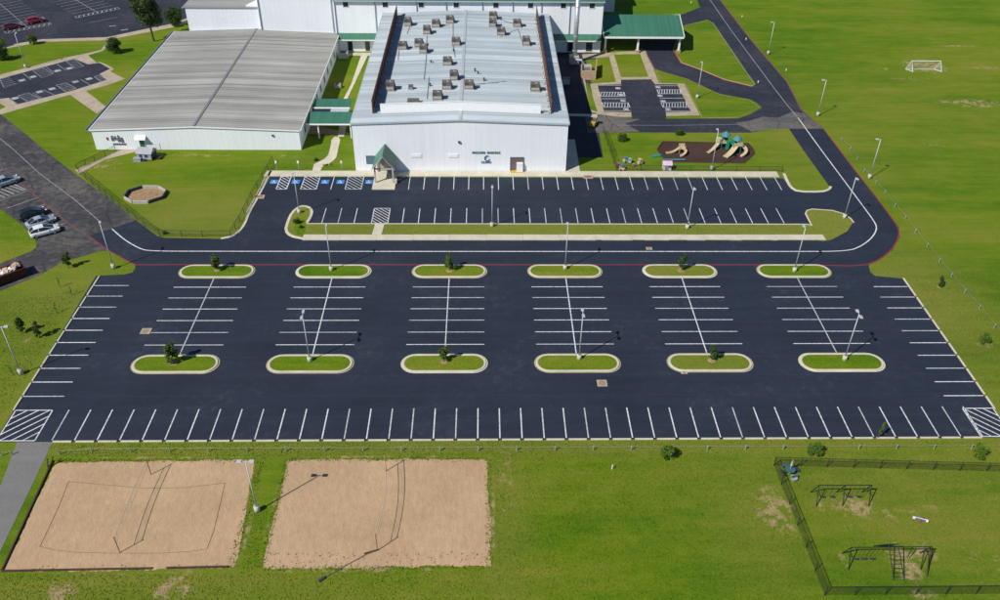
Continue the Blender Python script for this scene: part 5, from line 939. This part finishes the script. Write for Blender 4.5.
# ================================================================== SWING LAWN
def swing_set(label, xa, xb, y, h, frames, seats, m='green_metal'):
    t = thing('swing_set', label, 'swing set', (xa, y, 0)); L = xb-xa
    MB().tube([(0,0,h),(L,0,h)], .06, 8).build('top_bar', m, t)
    for fx in frames:
        for s in (-1, 1): MB().tube([(fx,0,h),(fx-.1,s*1.05,0)], .055, 8).build('leg', m, t)
        MB().tube([(fx-.04,-.5,h*.52),(fx-.04,.5,h*.52)], .035, 6).build('cross_bar', m, t)
    for sx in seats:
        o = MB().add([(sx-.26,-.1,.5),(sx,-.1,.45),(sx+.26,-.1,.5),(sx-.26,.1,.5),(sx,.1,.45),(sx+.26,.1,.5),(sx-.26,-.1,.54),(sx,-.1,.49),(sx+.26,-.1,.54),(sx-.26,.1,.54),(sx,.1,.49),(sx+.26,.1,.54)], [(6,7,10,9),(7,8,11,10),(3,4,1,0),(4,5,2,1),(0,1,7,6),(1,2,8,7),(4,3,9,10),(5,4,10,11)]).build('swing_seat', 'navy_plastic', t)
        for s in (-.26, .26): MB().tube([(sx+s,0,.52),(sx+s,0,h)], .018, 4).build('chain', 'dark_metal', o)
    return t
swing_set('dark green four-seat swing set on the upper part of the lawn', 37.9, 44.1, 64.1, 2.4, (0.1, 3.1, 6.1), (0.9, 2.0, 4.0, 5.1))
t = swing_set('long dark green play frame with swings and climbing ladder in the lower lawn', 38.6, 47.3, 55.6, 2.4, (0.1, 8.6), (1.0, 1.9, 2.8))
for s in (-.55, .55): MB().tube([(4.4+s,2.0,0),(4.4+s*.9,.0,2.9)], .055, 7).build('leg', 'green_metal', t); MB().tube([(4.9+s,-2.4,0),(4.4+s*.9,.0,2.9)], .055, 7).build('leg', 'green_metal', t)
for k in range(7):
    u = .1+k*.12; MB().tube([(4.4-.5,2.0*(1-u),2.9*u),(4.4+.5,2.0*(1-u),2.9*u)], .03, 6).build('rung', 'green_metal', t); MB().tube([(4.9-.6*u-.5,-2.4*(1-u),2.9*u),(4.9-.6*u+.5,-2.4*(1-u),2.9*u)], .03, 6).build('rung', 'green_metal', t)
for k in range(4): MB().tube([(4.0+k*.28,.9-.02*k,1.5),(4.1+k*.22,.1,2.85)], .025, 5).build('rope_net', 'dark_metal', t)
MB().tube([(6.6,0,2.35),(6.4,-.2,.9)], .05, 6).build('hanging_bar', 'green_metal', t); MB().tube([(7.9,-.1,2.3),(7.5,-1.3,.35)], .05, 6).build('hanging_bar', 'green_metal', t); MB().tube([(8.4,0,2.3),(7.9,-2.1,.2)], .06, 6).build('hanging_bar', 'dark_wood', t)
t = thing('seesaw', 'blue and white seesaw with a red base on the lawn', 'seesaw', (48.85, 60.84), R(-28)); t.scale = (.78,.78,.78); MB().bar((-.95,0,.35),(.95,0,.62),.2,.08).build('board', 'blue_plastic', t); MB().bar((-.95,.16,.42),(.95,.16,.69),.07,.06).build('rail', 'white_plastic', t); MB().tube([(-.05,-.1,0),(0,0,.5)], .16, 8).build('base', 'red_plastic', t); MB().box(.1,.35,.25,.5,.0,.75).build('handle', 'red_plastic', t)
for x in (-.85,.85): MB().box(x-.16,x+.16,-.18,.18,.45+.14*x,.62+.14*x).build('seat', 'white_plastic', t)
t = thing('picnic_table', 'teal picnic table with pale centre post in the fence corner', 'table', (36.25, 68.11), R(20))
MB().tube([(0,0,.70),(0,0,.76)], .65, 8).build('tabletop', 'dark_teal', t); MB().tube([(0,0,0),(0,0,2.3)], .05, 8).build('umbrella_post', 'galvanised', t); MB().tube([(0,0,1.35),(0,0,2.25)], [.16,.05], 8).build('closed_umbrella', 'unit_light', t)
for k in range(4):
    a = math.pi/2*k; c, s = math.cos(a), math.sin(a); MB().bar((c*.95-s*.45, s*.95+c*.45, .44), (c*.95+s*.45, s*.95-c*.45, .44), .3, .06).build('bench', 'dark_teal' if k % 2 else 'navy_plastic', t); MB().tube([(0,0,.3),(c*.95,s*.95,.4)], .04, 6).build('bracket', 'dark_metal', t)
t = thing('play_bucket', 'small blue grey bucket seat beside the picnic table', 'toy', (36.48, 67.10)); MB().tube([(0,0,0),(0,0,.35),(0,0,.4)], [.3,.42,.44], 10).build('tub', 'grey_plastic', t); MB().tube([(-.4,0,.4),(0,0,.7),(.4,0,.4)], .03, 5).build('handle', 'navy_plastic', t)

# ================================================================== FAR FIELD GOAL
ga, gb = (103.90, 195.68), (110.92, 196.07)
t = thing('goal', 'white football goal with net on the far right field', 'goal', (ga[0], ga[1], 0)); L = gb[0]-ga[0]; hh = 2.35
hh = 2.5; tx, ty = -.75, .55
MB().tube([(0,0,0),(tx,ty,hh),(tx+L,ty,hh),(L,0,0)], .09, 8).build('frame', 'white_plastic', t)
for x in (0, L): MB().tube([(x+tx,ty,hh),(x-1.15,1.7,.05)], .06, 6).build('stay', 'white_plastic', t); MB().tube([(x,0,.05),(x-1.15,1.7,.05)], .05, 6).build('ground_bar', 'white_plastic', t)
MB().tube([(-1.15,1.7,.05),(L-1.15,1.7,.05)], .05, 6).build('ground_bar', 'white_plastic', t)
MB().add([(tx,ty,hh),(L+tx,ty,hh),(L-1.15,1.7,.05),(-1.15,1.7,.05),(0,0,.05),(L,0,.05)], [(0,1,2,3),(0,3,4),(1,5,2)]).build('net', 'goal_cord', t)

# ================================================================== PLAYGROUND
PG = [(34.70, 153.42),(36.47, 157.05),(53.83, 156.22),(54.16, 153.96),(53.92, 151.87),(50.79, 147.73),(35.58, 148.10)]
pad = sheet('playground_pad', PG, 0.03, 'mulch'); MB().wallstrip(PG, .2, 0, .18, True).build('border', 'dark_wood', pad)
def slide(mb, a, b, w=.6):
    a, b = Vector(a), Vector(b); d = (b-a); pts = [a+d*(k/6) + Vector((0,0,-.35*math.sin(math.pi*k/6))) for k in range(7)]; x = Vector((-d.y, d.x, 0)).normalized()*(w/2)
    for i in range(6):
        p, q = pts[i], pts[i+1]; u = Vector((0,0,.22)); mb.add([p-x, p+x, q+x, q-x, p-x+u, p+x+u, q+x+u, q-x+u], [(0,1,2,3),(3,2,1,0),(0,3,7,4),(4,7,3,0),(1,2,6,5),(5,6,2,1)])
    return mb
def curved(mb, c, r, a0, a1, z0, z1, w=.6, n=8):
    for i in range(n):
        for_ = []
        for t_ in (i/n, (i+1)/n):
            a = a0+(a1-a0)*t_; z = z0+(z1-z0)*t_
            for rr, zz in ((r-w/2, z+.25), (r-w/2, z), (r+w/2, z), (r+w/2, z+.25)): for_.append((c[0]+rr*math.cos(a), c[1]+rr*math.sin(a), zz))
        mb.add(for_, [(0,1,5,4),(1,2,6,5),(2,3,7,6),(4,5,1,0),(5,6,2,1),(6,7,3,2)])
    return mb
t = thing('toddler_climber', 'small tan climber with two slides at the left of the playground pad', 'climber', (38.92, 152.34))
MB().box(-.1,1.1,-.5,.6,.9,1.0).build('deck', 'tan_plastic', t)
for x in (-.05,1.05):
    for y in (-.45,.55): MB().tube([(x,y,0),(x,y,1.7)], .06, 7).build('post', 'tan_plastic', t)
slide(MB(), (-.1,-.05,.95), (-2.7,-.6,.12)).build('slide', 'tan_plastic', t); curved(MB(), (-.1,-.9), 1.1, R(40), R(-95), .95, .15).build('curved_slide', 'tan_plastic', t); MB().box(-.1,1.1,.61,.68,1.0,1.65).box(.2,.8,.69,.95,.3,.9).build('back_panel', 'tan_plastic', t)
t = thing('play_tower', 'green play tower with two teal roofs and tan slides', 'play structure', (49.18, 150.85))
for px_, py_, zr in ((-.9,3.4,2.9),(1.1,2.0,2.7)):
    for x in (-.75,.75):
        for y in (-.75,.75): MB().tube([(px_+x,py_+y,0),(px_+x,py_+y,zr)], .07, 7).build('post', 'green_plastic', t)
    MB().box(px_-.8,px_+.8,py_-.8,py_+.8,1.4,1.52).build('deck', 'tan_plastic', t); MB().tube([(px_,py_,zr-.1),(px_,py_,zr+.25),(px_,py_,zr+.75)], [.98,.8,.1], 8).build('roof', 'teal_plastic', t)
    MB().box(px_-.8,px_+.8,py_+.76,py_+.83,1.53,2.4).build('guard_panel', 'green_plastic', t)
slide(MB(), (-2.0,3.3,1.5), (-4.6,1.0,.15), .8).build('slide', 'tan_plastic', t); slide(MB(), (.9,1.4,1.5), (-1.6,-.9,.15), 1.2).build('slide', 'tan_plastic', t); curved(MB(), (1.4,.7), 1.35, R(70), R(-85), 1.5, .2, .7).build('curved_slide', 'tan_plastic', t)
MB().tube([(-2.1,3.5,1.5),(-2.1,3.5,2.2)], .6, 10).build('slide_hood', 'tan_plastic', t); MB().box(.9,2.1,1.1,1.22,1.5,2.3).build('climb_panel', 'tan_plastic', t); MB().bar((-.6,3.2,1.5),(.8,2.4,1.5),.9,.1).build('bridge', 'green_plastic', t); MB().box(-.75,-.2,2.2,2.9,.2,2.0).build('tube_climber', 'green_plastic', t)
MB().tube([(3.1,1.6,.1),(3.0,2.2,1.4)], .06, 6).tube([(3.6,1.8,.1),(3.4,2.4,1.4)], .06, 6).build('ladder', 'green_metal', t)
tag(MB().tube([(0,0,.16),(4.4,.0,.16)], .16, 10).build('drain_pipe', 'teal_plastic', loc=(*(34.98, 148.64),0.12)), 'pale teal pipe lying along the playground border', 'pipe')
t = thing('toy_boat', 'bright green toy mat on the grass left of the pad', 'toy', (34.03, 150.57), R(20)); MB().prism([(-1.1,-.4),(.7,-.5),(1.3,0),(.7,.5),(-1.1,.4)], 0, .22).build('hull', 'green_plastic', t); MB().prism([(-.8,-.25),(.6,-.3),(.9,0),(.6,.3),(-.8,.25)], .221, .26).build('seat', 'teal_plastic', t)
t = thing('toy_house', 'white toy house with pink roof below the playground pad', 'playhouse', (35.18, 145.30), 0)
for nm, q in (('wall', (-.75,.75,-.7,-.62,0,1.2)),('wall', (-.75,.75,.62,.7,0,1.2)),('wall', (-.75,-.67,-.615,.615,0,1.2)),('wall', (.67,.75,-.615,.615,0,1.2))): MB().box(*q).build(nm, 'white_plastic', t)
MB().add([(-.9,-.85,1.15),(.9,-.85,1.15),(.9,0,1.75),(-.9,0,1.75),(-.9,.85,1.15),(.9,.85,1.15)], [(0,1,2,3),(3,2,5,4),(1,5,2),(0,3,4)]).build('roof', 'pink_plastic', t); MB().box(-.25,.25,-.73,-.703,.05,.9).build('door', 'grey_plastic', t); MB().box(.15,.55,-.9,-.72,.8,1.1).build('window_box', 'navy_plastic', t)
def ride(label, pos, rz, m1, m2, name='toy_ride', big=1.0):
    t = thing(name, label, 'toy', pos, rz); b = big*.85
    MB().add([(-.6*b,-.35*b,.12),(.6*b,-.35*b,.12),(.6*b,.35*b,.12),(-.6*b,.35*b,.12),(-.6*b,-.35*b,.6*b),(.25*b,-.33*b,.55*b),(.25*b,.33*b,.55*b),(-.6*b,.35*b,.6*b)], [(3,2,1,0),(4,5,6,7),(0,1,5,4),(1,2,6,5),(2,3,7,6),(3,0,4,7)]).build('body', m1, t)
    MB().box(-.5*b,.1*b,-.38*b,.38*b,1.0*b,1.1*b).build('roof', m2, t)
    for x in (-.45*b,.05*b):
        for y in (-.33*b,.33*b): MB().bar((x,y,.56*b),(x,y,1.0*b),.06).build('post', m2, t)
    for x in (-.35*b,.35*b):
        for y in (-.37*b,.37*b): MB().tube([(x,y-.05,.16*b),(x,y+.05,.16*b)], .16*b, 9).build('wheel', 'tyre', t)
ride('blue toy car among toys by the fence, behind the red one', (27.76, 148.19), .4, 'tan_plastic', 'blue_plastic', big=1.15); ride('mint green toy car right of the blue roofed toy', (28.52, 147.98), 1.2, 'mint_plastic', 'mint_plastic'); ride('red toy car at the left of the toy cluster by the fence', (26.02, 146.09), .2, 'red_plastic', 'orange_plastic'); ride('blue roofed tan toy house nearest the sidewalk in the toy cluster', (26.63, 144.86), 0, 'tan_plastic', 'blue_plastic', big=1.3); ride('small orange toy on the grass right of the toy cluster', (28.86, 146.31), 2, 'orange_plastic', 'orange_plastic', big=.7); ride('tan and cream toy table alone on the playground lawn', (30.47, 147.36), .5, 'tan_plastic', 'tan_plastic', big=1.2)
# ---- left lawn: octagonal pit, playhouse
t = thing('sandpit', 'octagonal timber walled sandpit on the left lawn', 'sandpit', (-60.8, 134.6, 0)); oc = [(3.7*math.cos(R(22.5+45*k)), 3.0*math.sin(R(22.5+45*k))) for k in range(8)]
MB().flat(oc, .05).build('sand', 'soil', t)
for k in range(8):
    a, b = oc[k], oc[(k+1) % 8]; pa, pb = lerp(a, b, .03), lerp(a, b, .97); MB().wallstrip([pa, pb], .22, 0, .62).build('wall_plank', ('navy_plastic' if k in (2,3,6,7) else 'unit_light'), t)  # dark planks have the pit's inner shadow put into their colour
for cx_, cy_, rr in ((-1.2,.4,.6),(.5,-.3,.8),(1.4,.6,.5)): MB().prism([(cx_+rr*math.cos(a), cy_+.6*rr*math.sin(a)) for a in (0,1.1,2.3,3.4,4.2,5.4)], .05, .09).build('sand_clump', 'lid_tan', t)
t = thing('toy_cabin', 'grey toy cabin with dark gable end beside the green door', 'playhouse', (-64.94, 149.52), R(-8))
MB().box(-1.6,1.2,-1.2,1.2,.25,1.5).build('body', 'grey_plastic', t); MB().add([(-1.8,-1.4,1.45),(1.4,-1.4,1.45),(1.4,0,2.3),(-1.8,0,2.3),(-1.8,1.4,1.45),(1.4,1.4,1.45)], [(0,1,2,3),(3,2,5,4),(1,5,2),(0,3,4)]).build('roof', 'grey_plastic', t); MB().box(1.205,1.26,-.95,.95,.3,1.45).build('opening', 'navy_plastic', t); MB().box(1.3,2.6,-.6,.6,.3,.42).build('porch_deck', 'dark_wood', t); MB().bar((2.4,.9,0),(2.1,1.3,2.6),.1).build('leaning_pole', 'grey_plastic', t)
for x in (-.9,.2): MB().box(x-.3,x+.3,-1.26,-1.205,.7,1.2).build('window', 'navy_plastic', t)
t = thing('storage_tub', 'small grey storage tub in front of the toy cabin', 'box', (-66.64, 148.25)); MB().box(-.7,.7,-.45,.45,0,.55).build('tub', 'grey_plastic', t); MB().box(-.76,.76,-.5,.5,.551,.65).build('lid', 'post_grey', t); MB().box(.8,1.5,-.3,.3,0,.4).build('side_bin', 'navy_plastic', t)
# ---- signs by the disabled bays
for p_, lb in (((-39.22, 144.44),'left'),((-35.06, 144.45),'middle'),((-26.92, 144.48),'right')):
    t = thing('sign_post', 'white sign on a thin post above the blue bays, %s of three' % lb, 'sign', p_); MB().tube([(0,0,0),(0,0,2.1)], .035, 6).build('post', 'galvanised', t); MB().box(-.17,.17,-.03,-.012,1.5,2.05).build('sign_plate', 'white_plastic', t)
t = thing('bench', 'pale bench beside the bent garden path', 'bench', (-30.26, 146.51), R(15)); MB().box(-.8,.8,-.2,.2,.4,.48).build('seat', 'concrete', t)
for x in (-.6,.6): MB().box(x-.08,x+.08,-.18,.18,0,.4).build('leg', 'concrete', t)
for p_, lb in (((68.80, 217.64),'small white utility marker by the top road'),((64.26, 188.42),'small white utility marker by the long curved verge'),((73.07, 196.00),'small white utility marker on the grass right of the road'),((72.29, 235.91),'small white utility marker on the top grass edge'),((60.43, 248.31),'white utility cover on the far grass')):
    t = thing('utility_marker', lb, 'marker', p_); MB().tube([(0,0,0),(0,0,.4)], .10, 8).build('post', 'white_plastic', t); MB().tube([(0,0,.4),(0,0,.5)], [.16,.08], 8).build('cap', 'white_plastic', t)
for p_, lb, s in (((-36.04, 203.43),'grey air unit at the back of the courtyard',1.6),((-34.79, 184.55),'white storage cabinet by the courtyard wall',1.0)):
    t = thing('air_unit', lb, 'air unit', (p_[0]+1.6, p_[1], 0)); MB().box(-s*.7,s*.7,-s*.6,s*.6,.1,s*.9).build('cabinet', 'unit_light', t); MB().tube([(0,0,s*.9),(0,0,s*.98)], s*.45, 12).build('fan_guard', 'unit_dark', t)

# ================================================================== GRASS TUFTS (uncountable)
def tufts(name, label, regions, m, seed, hgt=(.10,.24)):
    rng = np.random.default_rng(seed); V = []; 
    for (poly, dens) in regions:
        P = np.array(poly); lo, hi = P.min(0), P.max(0); n = int((hi[0]-lo[0])*(hi[1]-lo[1])*dens); q = rng.uniform(lo, hi, (n, 2)); ins = np.zeros(n, bool); j = len(P)-1
        for i in range(len(P)):
            c = ((P[i,1] > q[:,1]) != (P[j,1] > q[:,1])) & (q[:,0] < (P[j,0]-P[i,0])*(q[:,1]-P[i,1])/(P[j,1]-P[i,1]+1e-12)+P[i,0]); ins ^= c; j = i
        V.append(q[ins])
    q = np.concatenate(V); n = len(q); a = rng.uniform(0, 6.283, n); h = rng.uniform(*hgt, n); w = rng.uniform(.03,.09, n); lx = rng.normal(0,.10,n); ly = rng.normal(0,.10,n)
    v = np.zeros((n,3,3)); v[:,0,0] = q[:,0]-np.cos(a)*w; v[:,0,1] = q[:,1]-np.sin(a)*w; v[:,1,0] = q[:,0]+np.cos(a)*w; v[:,1,1] = q[:,1]+np.sin(a)*w; v[:,2,0] = q[:,0]+lx; v[:,2,1] = q[:,1]+ly; v[:,2,2] = h; v[:,:2,2] = .0
    me = bpy.data.meshes.new(name); me.vertices.add(n*3); me.vertices.foreach_set('co', v.reshape(-1)); me.loops.add(n*3); me.loops.foreach_set('vertex_index', np.arange(n*3)); me.polygons.add(n); me.polygons.foreach_set('loop_start', np.arange(n)*3); me.update(calc_edges=True); me.materials.append(MATS[m])
    o = bpy.data.objects.new(name, me); COL.objects.link(o); tag(o, label, 'grass'); o['kind'] = 'stuff'; return o
FG = [(-50,71.3),(-26.8,71.2),(-24.2,71.2),(1.2,71.2),(1.4,55),(-24,54.6),(-24.3,63),(-26.2,63),(-25.6,54.6),(-50.6,54.8),(-52,48),(64,48),(64,73.4),(-54,73.4)]
tufts('grass', 'short mown grass covering the foreground lawn', [(FG, 26)], 'grass', 3, (.05,.16))
tufts('grass', 'mown grass along the slope right of the car park', [([(67.2,74),(82,74),(82,112),(68,109)], 14), ([(-75,76),(-61,76),(-61.5,106),(-78,100)], 14)], 'grass', 4, (.05,.16))
sp = []
for (x0, y0, x1, y1) in ((-50.9,70.0,-27.2,71.0),(-23.7,70.0,0.4,71.0),(-23.6,55.0,0.8,57.2),(-27.2,55.3,-26.0,71),(0.0,55.3,0.9,71),(-23.8,55.3,-23.0,71),(-50.5,55.2,-26,55.8)): sp.append(([(x0,y0),(x1,y0),(x1,y1),(x0,y1)], 3.2))
eg = []
for (x0, y0, x1, y1) in ((-50.9,70.35,-27.2,70.95),(-23.7,70.35,0.4,70.95),(-23.6,54.9,0.8,55.5),(-27.1,55.3,-26.3,70.6),(0.1,55.3,0.9,70.6),(-23.9,55.3,-23.2,70.6)): eg.append(([(x0,y0),(x1,y0),(x1,y1),(x0,y1)], 30))
tufts('grass', 'grass fringe growing over the edges of the sand courts', eg, 'grass', 8, (.08,.22))
tufts('weeds', 'scattered weed tufts creeping into the sand courts', sp, 'grass', 6, (.12,.30))
